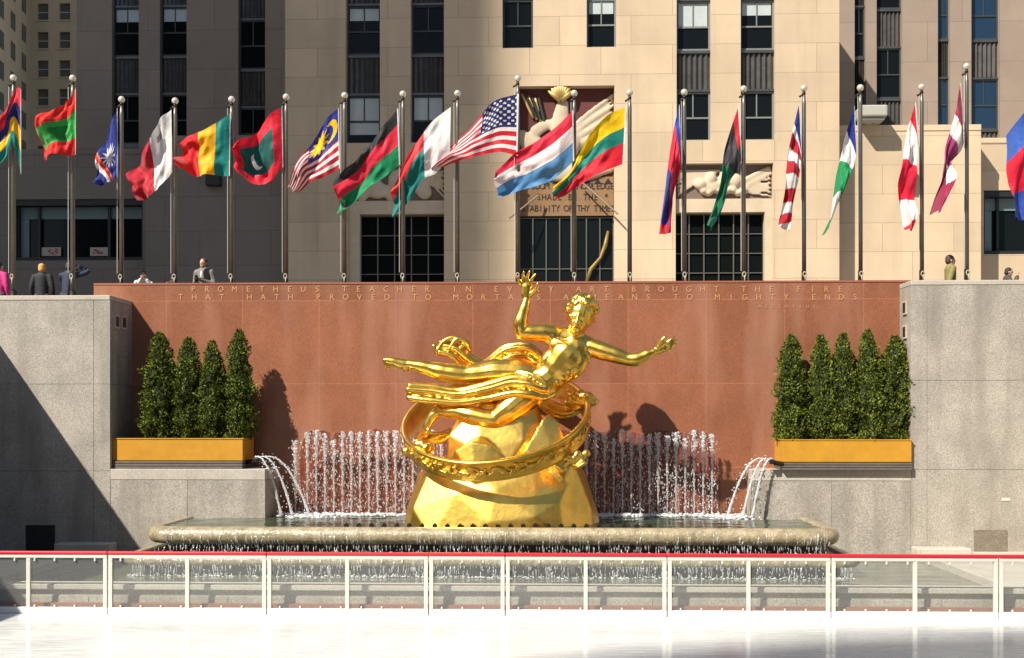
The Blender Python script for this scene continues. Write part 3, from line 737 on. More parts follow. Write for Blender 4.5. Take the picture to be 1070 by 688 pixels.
# far leg, stretched
limb([(558,395,.1,16),(543,391,.08,16.5),(520,389,.04,14.6),(500,391,.02,11.8),(486,392,.0,10)])
limb([(486,392,.0,10),(474,391,.0,10.8),(462,389,.0,10.2),(445,384.5,0,7.4),(428,381,0,5.2)])
limb([(429,381,0,5),(421,381,0,6),(412,378.5,-.02,5.0),(405,377.5,-.03,4.2)], .85); blob(424,385,.0,4.4,4.2)
for k in range(5): limb([(406,375.5+2.1*k,-.05+.02*k,1.9),(401.5+k*.5,376.5+2.1*k,-.07+.02*k,1.4)])
# near leg, bent
limb([(558,407,-.1,17),(547,416,-.22,16.5),(533,428,-.30,14),(518,439,-.34,10.8)])
limb([(518,439,-.34,10.8),(507,438,-.33,10.8),(495,435,-.3,10.8),(478,431,-.26,7.8),(461,430.5,-.22,5.4)])
limb([(461,430.5,-.22,5),(454,434,-.2,5.4),(449,442,-.2,4.6),(446,449,-.2,3.8)], .9); blob(459,427,-.21,4.6,4.2)
for k in range(5): limb([(449-1.9*k,449+.3*k,-.26+.03*k,1.7),(448.5-1.9*k,454-.6*k,-.28+.03*k,1.3)])
b.remesh('body', M_gold, st, voxel=.017, it=3)
# short curled hair
m = MB(); hcn = S(608,327,-.01)
for i in range(190):
    th = math.acos(1-rd.random()*1.25); ph = rd.uniform(0, 2*math.pi)
    d = Vector((math.sin(th)*math.cos(ph), math.sin(th)*math.sin(ph)+.12, math.cos(th)))
    d = Quaternion((0,1,0), R(14)) @ Vector((d.x*px2(15.8), d.y*px2(18), d.z*px2(19)))
    if d.y < -.14 and d.z < .12: continue
    if d.z < .02: continue
    m.ell(hcn+d, rd.uniform(.055,.08), seg=8, rings=6)
m.remesh('hair', M_goldh, st, voxel=.022, it=1)
# drapery made of gathered folds
def drape(paths, name='drapery', vox=.024, spread=5):
    m = MB()
    for pts in paths:
        n = len(pts)
        for k in range(4):
            o_ = (k-1.5)*1.25
            pp = []
            for i, (x, y, d, wd) in enumerate(pts):
                x0_, y0_ = pts[max(i-1,0)][:2]; x1_, y1_ = pts[min(i+1,n-1)][:2]; L = math.hypot(x1_-x0_, y1_-y0_) or 1
                nx, ny = -(y1_-y0_)/L, (x1_-x0_)/L
                pp.append((x+nx*wd*o_*.46+math.sin(i*1.3+k)*1., y+ny*wd*o_*.46, d+(.07 if k % 2 else -.04)+.03*math.sin(i*2+k), wd*.46))
            m.chain([S(x, y, d) for x, y, d, r in pp], [px2(r) for *_, r in pp])
    return m.remesh(name, M_gold, st, voxel=vox, it=2)
drape([[(578,408,-.3,5),(568,410,-.42,7),(553,405,-.46,9),(535,404,-.44,9.5),(510,410,-.4,8.5),(480,415,-.36,7.5),(452,412,-.34,8.5),(430,410,-.32,7.5)],
       [(540,392,-.28,4),(554,397,-.42,5),(567,408,-.40,6),(560,418,-.25,6)]])
drape([[(566,378,.25,6),(552,366,.3,7),(530,367,.3,7),(508,381,.32,6),(490,379,.34,7),(474,366,.36,7),(458,362,.36,6.5)]])
m = MB(); 
for pts in ([(455,368),(462,356),(474,352),(484,358),(478,364)], [(468,365),(476,354),(487,357),(490,364)], [(452,361),(456,369),(462,366)]):
    m.chain([S(x, y, .3+.02*i) for i, (x, y) in enumerate(pts)], [px2(2.6)]*len(pts))
m.remesh('drapery_curl', M_gold, st, voxel=.024, it=2)
drape([[(566,420,.35,5),(580,428,.45,6),(594,430,.5,6),(606,422,.55,6),(612,410,.55,5)]])
drape([[(470,452,.2,4),(458,458,.1,5),(445,456,0,5),(438,462,-.2,5)]])

# ------------------------------------------------------------------ rink barrier
YF = 18.4
zr = .985
def panel(pa, pb, mids, label):
    xa_, xb_ = PX(pa, YF), PX(pb, YF)
    t = thing('rink_barrier_panel', label, 'barrier', ((xa_+xb_)/2, YF, 0), 'clear panels of the rink barrier')
    e = .012; xa2, xb2 = xa_+e, xb_-e
    m = MB(); m.box(xa2, xb2, YF-.03, YF+.03, zr-.085, zr-.028); m.build('top_rail', M_white, t, bevel=.006)
    m = MB(); m.box(xa2-.008, xb2+.008, YF-.045, YF+.045, zr-.024, zr+.022); m.build('red_cap', M_redcap, t, bevel=.012)
    for k, x in enumerate([xa2+.03]+[PX(q, YF) for q in mids]+[xb2-.03]):
        m = MB(); m.box(x-.03, x+.03, YF-.028, YF+.028, .1, zr-.088)
        for q in range(7): m.box(x-.012, x+.012, YF-.032, YF-.028, .16+q*.115, .175+q*.115)
        m.build('post', M_white, t, bevel=.004)
    m = MB(); m.box(xa2+.06, xb2-.06, YF-.006, YF+.006, .11, zr-.09); m.build('clear_sheet', M_pglass, t)
    m = MB(); m.box(xa2, xb2, YF-.04, YF+.04, .004, .098); m.build('kickboard', M_kick, t, bevel=.004)
    x = xa2+.2
    while x < xb2-.1:
        m = MB(); m.box(x-.011, x+.011, YF-.034, YF-.008, zr-.135, zr-.086); m.build('clip', M_white, t)
        m = MB(); m.box(x-.011, x+.011, YF-.034, YF-.008, .1, .14); m.build('clip', M_white, t); x += .33
    return t
panel(-60, 113, [30], 'clear rink barrier panel cut by the left edge of the picture')
panel(113, 279, [196], 'clear rink barrier panel below the left cypresses, with one middle post')
panel(279, 448, [363], 'clear rink barrier panel in front of the left row of water jets')
panel(448, 528, [], 'narrow single-bay clear barrier panel in front of the statue, without a middle post')
panel(528, 697, [612], 'clear rink barrier panel starting at the statue centre and ending at its outstretched hand')
panel(697, 868, [782], 'clear rink barrier panel in front of the right water spout')
panel(868, 1043, [956], 'clear rink barrier panel below the right granite wall, with one middle post')
panel(1043, 1150, [], 'clear rink barrier panel cut by the right edge of the picture')

# ------------------------------------------------------------------ flagpoles and flags
YPL = 26.35
poles = [(14,76,1),(76,77,1),(127,100,0),(183,102,0),(242,101,0),(299,99,0),(360,98,0),(421,97,0),(478,97,0),(541,82,0),(600,98,0),(658,98,0),(715,98,0),(777,95,0),(840,95,0),(899,95,0),(963,95,0),(1010,74,1),(1102,74,1)]
plabels = ['leftmost flagpole behind the shaded granite wall','flagpole rising in front of the person in the navy jacket','third flagpole from the left, with the blue starburst flag','flagpole carrying the white and red flag beside the man in grey','flagpole carrying the green, yellow and red upright-striped flag','flagpole carrying the red flag with a green panel','flagpole carrying the striped flag with a yellow sun',
 'flagpole carrying the black, red and green flag','flagpole carrying the white, red and green flag','tallest middle flagpole, carrying the stars and stripes','flagpole carrying the red, white and light blue flag','flagpole carrying the yellow, green and red flag','flagpole carrying the drooping blue and red flag','flagpole carrying the drooping black and green flag','flagpole carrying the drooping striped flag with a blue corner','flagpole carrying the drooping blue, white and green flag',
 'flagpole carrying the drooping red and white flag','tall flagpole behind the right granite wall, carrying the maroon and white flag','flagpole just outside the right edge of the picture']
for (px, top, near), lb in zip(poles, plabels):
    Y = 25.0+.15 if near and px < 100 else (25.6 if near else YPL)
    if near: Y = 26.2
    x = PX(px, Y); zt_ = PZ(top, Y)
    t = thing('flagpole', lb, 'flagpole', (x, Y, ZP), 'flagpoles along the plaza edge')
    m = MB(); m.tube([(x, Y, ZP+.05), (x, Y, ZP+.9)], [.072, .07], 16); m.build('sleeve', M_dark, t, smooth=True)
    m = MB(); m.tube([(x, Y, ZP+.9), (x, Y, zt_-.35), (x, Y, zt_-.1)], [.054, .046, .030], 16); m.build('shaft', M_pole, t, smooth=True)
    m = MB(); m.tube([(x, Y, ZP+.001), (x, Y, ZP+.05)], [.16, .15], 18); m.build('base_plate', M_dark, t)
    m = MB(); m.ell((x, Y, zt_), .078, seg=18, rings=12); m.build('finial_ball', M_ball, t, smooth=True)
    m = MB(); m.tube([(x, Y, zt_-.2), (x-.02, Y-.01, zt_-.13), (x-.1, Y-.02, zt_-.2)], .026, 8); m.tube([(x, Y, zt_-.14), (x, Y, zt_-.07)], [.045, .03], 10); m.build('truck_pulley', M_dark, t, smooth=True)
    m = MB(); m.tube([(x-.075, Y-.07, zt_-.22), (x-.07, Y-.085, ZP+1.3)], .006, 5); m.build('halyard', M_white, t)
    m = MB(); n_ = 20
    m.tube([(x-.0+.035*math.cos(2*math.pi*i/n_), Y-.085, ZP+1.22+.055*math.sin(2*math.pi*i/n_)) for i in range(n_+1)], .014, 6); m.tube([(x+.01, Y-.095, ZP+1.05), (x+.01, Y-.09, ZP+1.2)], .016, 6); m.build('rope_cleat', mat('worn_cleat_metal', (.34, .31, .22), .5), t, smooth=True)

def lin(c): return tuple(((q/255)/12.92 if q/255 <= .04045 else ((q/255+.055)/1.055)**2.4) for q in c)
RED=lin((205,25,45)); WHT=(.74,.71,.68); BLU=lin((28,45,130)); GRN=lin((10,120,75)); YEL=lin((245,190,10)); BLK=(.02,.02,.022); DRD=lin((175,20,40)); LBL=lin((85,140,190)); TEAL=lin((15,130,120)); MAR=lin((150,35,70)); NAVY=lin((30,35,95)); ORG=lin((235,120,40))
def star(u, v, cu, cv, r1, r2, n, asp=1.5):
    dx, dy = (u-cu)*asp, v-cv; a = math.atan2(dy, dx); r = math.hypot(dx, dy)
    k = abs(((a*n/(2*math.pi)) % 1)-.5)*2
    return r < r2+(r1-r2)*k
def f_mau(u, v): return [RED, NAVY, YEL, TEAL][min(3, int(v*4))]
def f_rg(u, v): return lin((225,40,30)) if v < .3 or v > .74 or u > .97 else (lin((25,125,45)) if .35 < u < .7 and .42 < v < .7 else lin((50,165,70)))
def f_marsh(u, v):
    if star(u, v, .34, .45, .24, .07, 12, 1.3): return WHT
    if .54 < u+.1*v < .64: return ORG if u+.1*v < .57 else lin((225,50,40))
    if .64 <= u+.1*v < .73: return WHT
    return BLU
def f_malta(u, v):
    if u > .5: return DRD
    if abs(u-.32) < .05 and abs(v-.2) < .05: return (.3,.25,.25)
    return WHT
def f_gui(u, v): return TEAL if u < .3 else (lin((250,180,20)) if u < .56 else lin((215,20,25)))
def f_mald(u, v):
    if .2 < u < .84 and .24 < v < .8:
        if math.hypot((u-.56)*1.3, v-.55) < .15 and math.hypot((u-.49)*1.3, v-.5) > .16: return WHT
        return lin((10,85,80))
    return lin((220,25,50))
def f_mys(u, v):
    if u < .6 and v < .52:
        if math.hypot((u-.18)*1.2, v-.27) < .16 and math.hypot((u-.24)*1.2, v-.27) > .125: return YEL
        if star(u, v, .42, .27, .2, .11, 12, 1.0): return YEL
        return BLU
    return DRD if int(v*13) % 2 == 0 else WHT
def f_mwi(u, v): return BLK if v < .27 else (lin((215,35,60)) if v < .62 else lin((15,135,85)))
def f_mdg(u, v): return WHT if u < .42 else (lin((225,55,60)) if v < .36 else lin((10,115,110)))
def f_usa(u, v):
    if u < .42 and v < 7/13:
        cu, cv = u/.42*12, v/(7/13)*10
        iu, iv = round(cu), round(cv)
        if 1 <= iu <= 11 and 1 <= iv <= 9 and (iu+iv) % 2 == 0 and math.hypot((cu-iu), (cv-iv)*1.1) < .42: return WHT
        return NAVY
    return RED if int(v*13) % 2 == 0 else WHT
def f_lux(u, v): return lin((205,25,55)) if v < .30 else (lin((245,225,220)) if v < .62 else LBL)
def f_ltu(u, v): return lin((250,205,10)) if v < .36 else (lin((20,125,110)) if v < .62 else lin((210,25,45)))
def f_lie(u, v):
    if u < .17: return lin((45,70,175))
    if u < .62 and not (v < .4 and u > .5): return lin((215,30,60))
    return lin((40,50,140)) if v < .6 and u < .9 else lin((190,20,50))
def f_lby(u, v): return RED if u < .12 and v < .7 else (lin((50,48,52)) if u+.15*v < .45 else lin((0,105,70)))
def f_lbr(u, v):
    if u+.1*v < .17: return BLU
    return DRD if int((u*9+v*1.2)) % 2 == 0 else WHT
def f_lso(u, v):
    q = u+.12*v
    return BLU if q < .22 else (WHT if q < .48 else (lin((5,135,75)) if q < .74 or v > .6 else (WHT if q < .93 else lin((5,135,75)))))
def f_lbn(u, v):
    q = u+.1*v
    return lin((225,20,50)) if q < .13 else (WHT if q < .42 else (lin((225,20,60)) if q < .74 else (WHT if q < .97 else lin((225,20,50)))))
def f_lva(u, v):
    q = u+.08*v
    return MAR if q < .24 or q > .82 else (WHT if q < .38 else (lin((160,60,110)) if q < .62 else (lin((120,30,65)) if v < .5 else WHT)))
def f_lao(u, v): return lin((60,100,185)) if v < .34 else (lin((220,30,60)) if v < .74 else lin((50,80,165)))

FL = [
 (0, f_mau, [(22,93),(15,93),(7,124),(-18,138),(-40,146)], [(22,183),(15,152),(4,170),(-18,186),(-40,194)], .10, 2.2, 'red, blue, yellow and green striped flag at the left edge of the picture'),
 (1, f_rg, [(79,92),(71,107),(56,118),(41,127)], [(79,162),(70,164),(58,163),(46,169)], .12, 1.6, 'red and green flag flying over the person in the black puffer jacket'),
 (2, f_marsh, [(123,116),(114,132),(106,150),(101,164),(103,182),(107,197)], [(123,177),(122,184),(120,189),(117,192),(113,195),(109,198)], .16, 1.5, 'blue flag with a white starburst and orange and white bands'),
 (3, f_malta, [(179,115),(168,126),(160,147),(146,168),(131,181)], [(180,180),(173,192),(163,201),(155,207),(147,212)], .13, 1.6, 'half white, half red flag hanging beside the starburst flag'),
 (4, f_gui, [(241,118),(230,128),(213,138),(200,142),(187,150)], [(240,184),(228,184),(212,184),(200,183),(190,178)], .13, 2.0, 'flag of upright green, yellow and red bands'),
 (5, f_mald, [(295,112),(277,126),(262,145),(247,153)], [(296,175),(282,188),(264,192),(247,176)], .12, 1.5, 'red flag with a dark green panel and a white crescent'),
 (6, f_mys, [(354,113),(341,125),(328,146),(315,168),(304,197)], [(355,176),(343,184),(330,191),(318,196),(307,202)], .12, 1.8, 'red and white striped flag with a yellow sun and crescent on blue'),
 (7, f_mwi, [(416,113),(399,135),(384,155),(368,172),(350,187)], [(418,172),(403,186),(385,195),(370,212),(355,226)], .12, 1.7, 'black, red and green flag flying before the left recessed doorway'),
 (8, f_mdg, [(471,112),(454,124),(438,147),(423,172),(409,198)], [(470,166),(455,183),(440,191),(424,213),(411,228)], .13, 1.5, 'flag with a white upright band and red and green halves'),
 (9, f_usa, [(542,98),(521,105),(506,116),(489,135),(470,155),(452,175)], [(541,163),(521,159),(501,163),(483,169),(466,175),(452,178)], .10, 2.4, 'large stars and stripes flag streaming above the entrance'),
 (10, f_lux, [(599,115),(580,134),(556,150),(535,163),(517,181)], [(600,168),(580,186),(556,195),(537,203),(520,208)], .10, 1.8, 'red, white and light blue horizontal striped flag before the entrance'),
 (11, f_ltu, [(655,111),(635,122),(617,140),(606,158),(594,180),(577,198)], [(652,171),(634,179),(615,188),(602,197),(592,206),(580,210)], .11, 2.0, 'yellow, green and red horizontal striped flag right of the entrance'),
 (12, f_lie, [(710,109),(703,140),(697,175),(693,210),(687,246)], [(712,168),(710,180),(705,200),(703,222),(702,243)], .14, 1.3, 'blue and red flag hanging limp, right of the entrance'),
 (13, f_lby, [(772,110),(762,140),(754,168),(751,195),(746,215),(737,236)], [(775,165),(771,178),(763,190),(758,212),(752,229),(744,241)], .14, 1.6, 'red, black and green flag hanging limp before the right recessed doorway'),
 (14, f_lbr, [(835,108),(827,142),(821,175),(818,208),(813,236)], [(838,160),(836,174),(832,196),(829,222),(825,243)], .13, 1.6, 'limp red and white striped flag with a blue corner'),
 (15, f_lso, [(893,110),(884,140),(876,172),(869,208),(859,244)], [(895,158),(892,172),(885,188),(877,212),(862,246)], .13, 1.5, 'limp blue, white and green flag near the roof floodlight'),
 (16, f_lbn, [(957,106),(948,138),(942,165),(940,190),(943,216),(946,240)], [(960,150),(957,164),(954,185),(956,205),(955,224),(949,243)], .14, 1.7, 'limp red and white flag over the right low building'),
 (17, f_lva, [(1004,86),(996,122),(988,155),(982,190),(974,222)], [(1007,148),(1005,158),(996,170),(993,192),(979,223)], .15, 1.6, 'limp maroon and white flag above the man in the olive coat'),
 (18, f_lao, [(1098,88),(1084,96),(1068,112),(1055,140)], [(1098,215),(1085,225),(1072,228),(1057,228)], .14, 1.6, 'blue and red flag cut by the right edge of the picture'),
]
def cr1(pts, t):
    n = len(pts)-1; f = t*n; i = min(int(f), n-1); t = f-i
    p0, p1, p2, p3 = pts[max(i-1,0)], pts[i], pts[i+1], pts[min(i+2,n)]
    return tuple(.5*((2*b_)+(c_-a_)*t+(2*a_-5*b_+4*c_-d_)*t*t+(3*b_-a_-3*c_+d_)*t*t*t) for a_, b_, c_, d_ in zip(p0, p1, p2, p3))
for k, (pi, fn, top, bot, amp, freq, lb) in enumerate(FL):
    Y0 = (26.2 if poles[pi][2] else YPL)-.09
    nu, nv = 110, 72; vs = []; rdm = random.Random(k); ph = rdm.uniform(0, 6)
    for j in range(nv+1):
        v = j/nv
        for i in range(nu+1):
            u = i/nu; a = cr1(top, u); c = cr1(bot, u)
            x_ = a[0]+(c[0]-a[0])*v; y_ = a[1]+(c[1]-a[1])*v
            # wavering free edges
            x_ += 1.1*math.sin(v*9+ph+k)*u*min(1, u*1.5); y_ += .9*math.sin(u*11+ph)*u
            dy = amp*1.25*(.3+u)*math.sin(2*math.pi*freq*.62*u+ph+v*1.5+2.2*noise.noise(Vector((u*1.6, v*1.3, k*5.1))))+.34*(.25+u)*noise.noise(Vector((u*3.2+v*1.2, v*1.5-u*.8, k*3.7)))+.07*noise.noise(Vector((u*8, v*5, k*2.1)))*min(1, u*4)
            p = P(x_, y_, Y0); vs.append((p.x, Y0+dy*min(1, u*5)-.12*u, p.z))
    fs = [(j*(nu+1)+i, (j+1)*(nu+1)+i, (j+1)*(nu+1)+i+1, j*(nu+1)+i+1) for j in range(nv) for i in range(nu)]
    m = MB(); m.add(vs, fs); o = m.build('flag', M_flag, smooth=True)
    at = o.data.color_attributes.new('dye', 'FLOAT_COLOR', 'CORNER'); cols = []
    for j in range(nv):
        for i in range(nu):
            u = (i+.5)/nu; v = (j+.5)/nv
            c = (.78,.76,.74) if u < .03 else fn(u, v)
            cols += [*c, 1]*4
    at.data.foreach_set('color', cols); tag(o, lb, 'flag', 'flags along the plaza edge')

# ------------------------------------------------------------------ buildings beyond the plaza
def holes_wall(mb, x0, x1, z0, z1, Y, depth, ops):
    xs = sorted({x0, x1, *[o[0] for o in ops], *[o[1] for o in ops]}); zs = sorted({z0, z1, *[o[2] for o in ops], *[o[3] for o in ops]})
    xs = [x for x in xs if x0 <= x <= x1]; zs = [z for z in zs if z0 <= z <= z1]
    for i in range(len(xs)-1):
        for j in range(len(zs)-1):
            cx_, cz_ = (xs[i]+xs[i+1])/2, (zs[j]+zs[j+1])/2
            if any(o[0] < cx_ < o[1] and o[2] < cz_ < o[3] for o in ops): continue
            mb.add([(xs[i],Y,zs[j]),(xs[i+1],Y,zs[j]),(xs[i+1],Y,zs[j+1]),(xs[i],Y,zs[j+1])], [(0,1,2,3)])
    for a, b_, c_, d_ in ops:
        d_ = min(d_, z1)
        mb.add([(a,Y,c_),(a,Y+depth,c_),(a,Y+depth,d_),(a,Y,d_)], [(0,1,2,3)]); mb.add([(b_,Y,c_),(b_,Y+depth,c_),(b_,Y+depth,d_),(b_,Y,d_)], [(3,2,1,0)])
        mb.add([(a,Y,c_),(b_,Y,c_),(b_,Y+depth,c_),(a,Y+depth,c_)], [(0,1,2,3)])
        if d_ < z1: mb.add([(a,Y,d_),(b_,Y,d_),(b_,Y+depth,d_),(a,Y+depth,d_)], [(3,2,1,0)])
def shell(mb, x0, x1, z0, z1, Y, Yb):
    mb.add([(x0,Y,z0),(x0,Yb,z0),(x0,Yb,z1),(x0,Y,z1)], [(3,2,1,0)]); mb.add([(x1,Y,z0),(x1,Yb,z0),(x1,Yb,z1),(x1,Y,z1)], [(0,1,2,3)])
    mb.add([(x0,Yb,z0),(x1,Yb,z0),(x1,Yb,z1),(x0,Yb,z1)], [(3,2,1,0)]); mb.add([(x0,Y,z1),(x1,Y,z1),(x1,Yb,z1),(x0,Yb,z1)], [(0,1,2,3)])
def window(par, x0, x1, z0, z1, Y, fm, blind=None, glass=None, muntin=True):
    fw = .075; m = MB(); a, b_ = Y, Y+.09
    m.box(x0+.002, x0+fw, a, b_, z0+.002, z1-.002); m.box(x1-fw, x1-.002, a, b_, z0+.002, z1-.002); m.box(x0+fw, x1-fw, a, b_, z0+.002, z0+fw*1.3); m.box(x0+fw, x1-fw, a, b_, z1-fw, z1-.002)
    zm = z0+(z1-z0)*.48; m.box(x0+fw, x1-fw, a+.01, b_-.002, zm-.035, zm+.035)
    if muntin: xm = (x0+x1)/2; m.box(xm-.025, xm+.025, a+.02, b_-.004, zm+.035, z1-fw)
    w_ = m.build('window', fm, par)
    m = MB(); m.box(x0+fw, x1-fw, b_-.03, b_-.01, z0+fw, zm-.03); m.box(x0+fw, x1-fw, b_-.025, b_-.005, zm+.03, z1-fw); 
    o = m.build('pane', glass or M_glassd, None); o.parent = w_
    if blind:
        m = MB()
        if 'u' in blind: m.box(x0+fw+.04, x1-fw-.04, b_-.034, b_-.032, zm+(z1-zm)*(.45 if 'h' in blind else .05), z1-fw-.01)
        if 'l' in blind: m.box(x0+fw+.04, x1-fw-.04, b_-.037, b_-.035, z0+(zm-z0)*.45, zm-.04)
        o = m.build('blind', M_blind, None); o.parent = w_
    return w_
def spandrel(par, x0, x1, z0, z1, Y):
    m = MB(); n = 6; vs = []; 
    m.box(x0+.01, x1-.01, Y+.1, Y+.14, z0, z1); m.box(x0-.0, x1, Y-.03, Y+.12, z1-.12, z1-.0); m.box(x0, x1, Y-.03, Y+.12, z0, z0+.1)
    for i in range(n):
        a = x0+.04+(x1-x0-.08)*i/n; b_ = x0+.04+(x1-x0-.08)*(i+1)/n; c_ = (a+b_)/2
        m.add([(a,Y+.1,z0+.1),(c_,Y+.0,z0+.1),(b_,Y+.1,z0+.1),(a,Y+.1,z1-.12),(c_,Y+.0,z1-.12),(b_,Y+.1,z1-.12)], [(0,1,4,3),(1,2,5,4)])
    return m.build('spandrel', M_span, par)

YC = 50.0; ZTOP = PZ(-60, YC)+3
def PXC(p): return PX(p, YC)
def ZC_(p): return PZ(p, YC)
cb = thing('limestone_building', 'tall limestone building with three entrances and columns of windows behind the flags', 'building', (PXC(590), YC, ZP))
wcols = [(361,397),(429,464),(707,743),(774,810)]
mids = [(525,557),(613,644)]
ops = [(PXC(a), PXC(b_), ZC_(148), ZTOP-.5) for a, b_ in wcols] + [(PXC(a), PXC(b_), ZC_(50), ZTOP-1) for a, b_ in mids]
ops += [(PXC(542), PXC(642), ZP-.1, ZC_(90)), (PXC(363), PXC(464), ZP-.1, ZC_(172)), (PXC(706), PXC(808), ZP-.1, ZC_(172))]
m = MB(); holes_wall(m, PXC(298), PXC(877), ZP-.1, ZTOP, YC, .75, ops); m.build('front_wall', M_lime, cb)
m = MB(); shell(m, PXC(298), PXC(877), ZP-.1, ZTOP, YC, YC+24); m.build('side_walls', M_lime_y, cb)
m = MB(); m.box(PXC(300), PXC(875), YC+.76, YC+1, ZP, ZTOP-.2); m.build('inner_wall', M_black, cb)
bl = {361: ['uh', 'ul'], 429: [None, 'u'], 707: ['u', None], 774: ['uh', None]}
for a, b_ in wcols:
    x0_, x1_ = PXC(a), PXC(b_); rec = .42 if a < 600 else .30
    g_ = M_glassd
    f_ = M_frame_shade if a < 600 else M_frame
    z = [ZC_(148), ZC_(96), ZC_(53), ZC_(1), ZC_(-42), ZTOP-.5]
    window(cb, x0_, x1_, z[0], z[1], YC+rec, f_, bl[a][1]); spandrel(cb, x0_, x1_, z[1], z[2], YC+rec-.05)
    window(cb, x0_, x1_, z[2], z[3], YC+rec, f_, bl[a][0]); spandrel(cb, x0_, x1_, z[3], z[4], YC+rec-.05); window(cb, x0_, x1_, z[4], z[5], YC+rec, f_, None)
for a, b_ in mids:
    f_ = M_frame_shade if a < 600 else M_frame
    window(cb, PXC(a), PXC(b_), ZC_(50), ZC_(-2), YC+.25, f_, 'uh' if a > 600 else None); spandrel(cb, PXC(a), PXC(b_), ZC_(-2), ZC_(-44), YC+.25); window(cb, PXC(a), PXC(b_), ZC_(-44), ZTOP-1, YC+.25, f_)
# central entrance: carved panel, lettered panel, glass screen
m = MB(); m.box(PXC(542)+.02, PXC(642)-.02, YC+.45, YC+.7, ZC_(183), ZC_(90)-.003); rp = m.build('relief_panel', M_maroon, cb)
def C_(px, py, dy=0): p = P(px, py, YC); return Vector((p.x, YC+.4+dy, p.z))
pu = YC/1200
m = MB()
m.chain([C_(590,150), C_(586,128,-.05), C_(588,108,-.1)], [pu*17, pu*10, pu*7], .4)
m.chain([C_(570,160), C_(556,150), C_(545,140)], [pu*16, pu*11, pu*7], .4); m.chain([C_(560,135), C_(572,128), C_(584,132)], [pu*7, pu*6, pu*6], .4)
for i in range(8):
    m.chain([C_(592,137+i*3,.02*(i%2)), C_(615,116+i*4.6,.06*(i%2)), C_(641,97+i*5.6,.06*(i%2))], [pu*3, pu*2.4, pu*2], .5)
m.chain([C_(560,175), C_(600,178), C_(636,172)], [pu*10, pu*12, pu*8], .4)
m.remesh('relief_carving', M_carved, rp, voxel=.07, it=2)
m = MB()
for i in range(9):
    a = R(-62+i*15.5); c = C_(586, 104, -.25); m.tube([c, c+Vector((math.sin(a)*pu*9, -.05, math.cos(a)*pu*12)), c+Vector((math.sin(a)*pu*15, -.02, math.cos(a)*pu*21))], [pu*3, pu*3, pu*.8], 6)
M_gr = mat('gilt_relief', (.62, .42, .14), .45, .5); m.build('gilt_tuft', M_gr, rp, smooth=True)
m = MB()
for k in range(3):
    m.tube([C_(545+k*7+q*.6*(4-k), 96+q*5+k*2, -.02) for q in range(6)], pu*1.6, 6)
    m.tube([C_(547+k*4+q*3, 148+k*9+q*2.5, -.02) for q in range(5)], pu*1.5, 6)
m.build('gilt_rays', M_gr, rp, smooth=True)
m = MB()
for k in range(3):
    m.tube([C_(549+k*7+q*.6*(4-k), 96+q*5+k*2, -.01) for q in range(6)], pu*2.2, 6)
m.build('relief_rays', M_black, rp)
m = MB(); m.box(PXC(542)+.02, PXC(642)-.02, YC+.42, YC+.7, ZC_(224), ZC_(183)-.004); tp = m.build('lettered_panel', M_brown, cb)
m = MB()
def line(txt, xa_, xb_, py, size):
    n_ = len(txt)
    for i, ch in enumerate(txt):
        if ch != ' ': p = P(xa_+(xb_-xa_)*i/(n_-1), py, YC); put_text(m, ch, p.x, YC+.41, p.z, size, .8)
line('WISDOM AND KNOWLEDGE', 547, 640, 193, .40); line('* SHALL BE THE *', 552, 634, 204.5, .40); line('STABILITY OF THY TIMES', 547, 641, 216.5, .40)
o = m.build('lettering', M_black, None); o.parent = tp
m = MB()
for i in range(9):
    for r_ in range(1):
        p = C_(548+i*11, 187.6, 0); s_ = pu*4.2; m.add([(p.x-s_, YC+.41, p.z-s_*.7), (p.x+s_, YC+.41, p.z-s_*.7), (p.x, YC+.41, p.z+s_*.8)], [(0,1,2)])
o = m.build('triangle_band', M_black, None); o.parent = tp
def screen(x0_, x1_, z0_, z1_, Y, nx, nz_, name='glass_screen'):
    m = MB(); m.box(x0_, x1_, Y+.08, Y+.1, z0_, z1_); w_ = m.build(name, M_glassd, cb)
    m = MB()
    for i in range(nx+1):
        x = x0_+(x1_-x0_)*i/nx; m.box(x-.025, x+.025, Y, Y+.07, z0_, z1_)
    for j in range(nz_+1):
        z = z0_+(z1_-z0_)*j/nz_; m.box(x0_, x1_, Y+.012, Y+.06, z-.02, z+.02)
    o = m.build('muntins', mat('muntin_metal', (.16, .15, .12), .45, .6), None); o.parent = w_
    return w_
gs = screen(PXC(542)+.02, PXC(642)-.02, ZP, ZC_(226), YC+.5, 7, 3)
m = MB(); m.tube([C_(636,240,.05), C_(633,255,.05), C_(628,268,.05), C_(618,280,.05), C_(612,297,.05)], [.06,.1,.07,.1,.07], 8); o = m.build('gilt_ornament', mat('gilt_ornament', (.22,.15,.04), .5, .4), None, smooth=True); o.parent = gs
for a, b_ in ((C_(533,230,-.9), C_(563,204,-.35)), (C_(604,187,-.35), C_(645,226,-.9))): m = MB(); m.tube([a, b_], .04, 8); m.build('canopy_stay', mat('stay_metal', (.22,.17,.11), .6), cb)
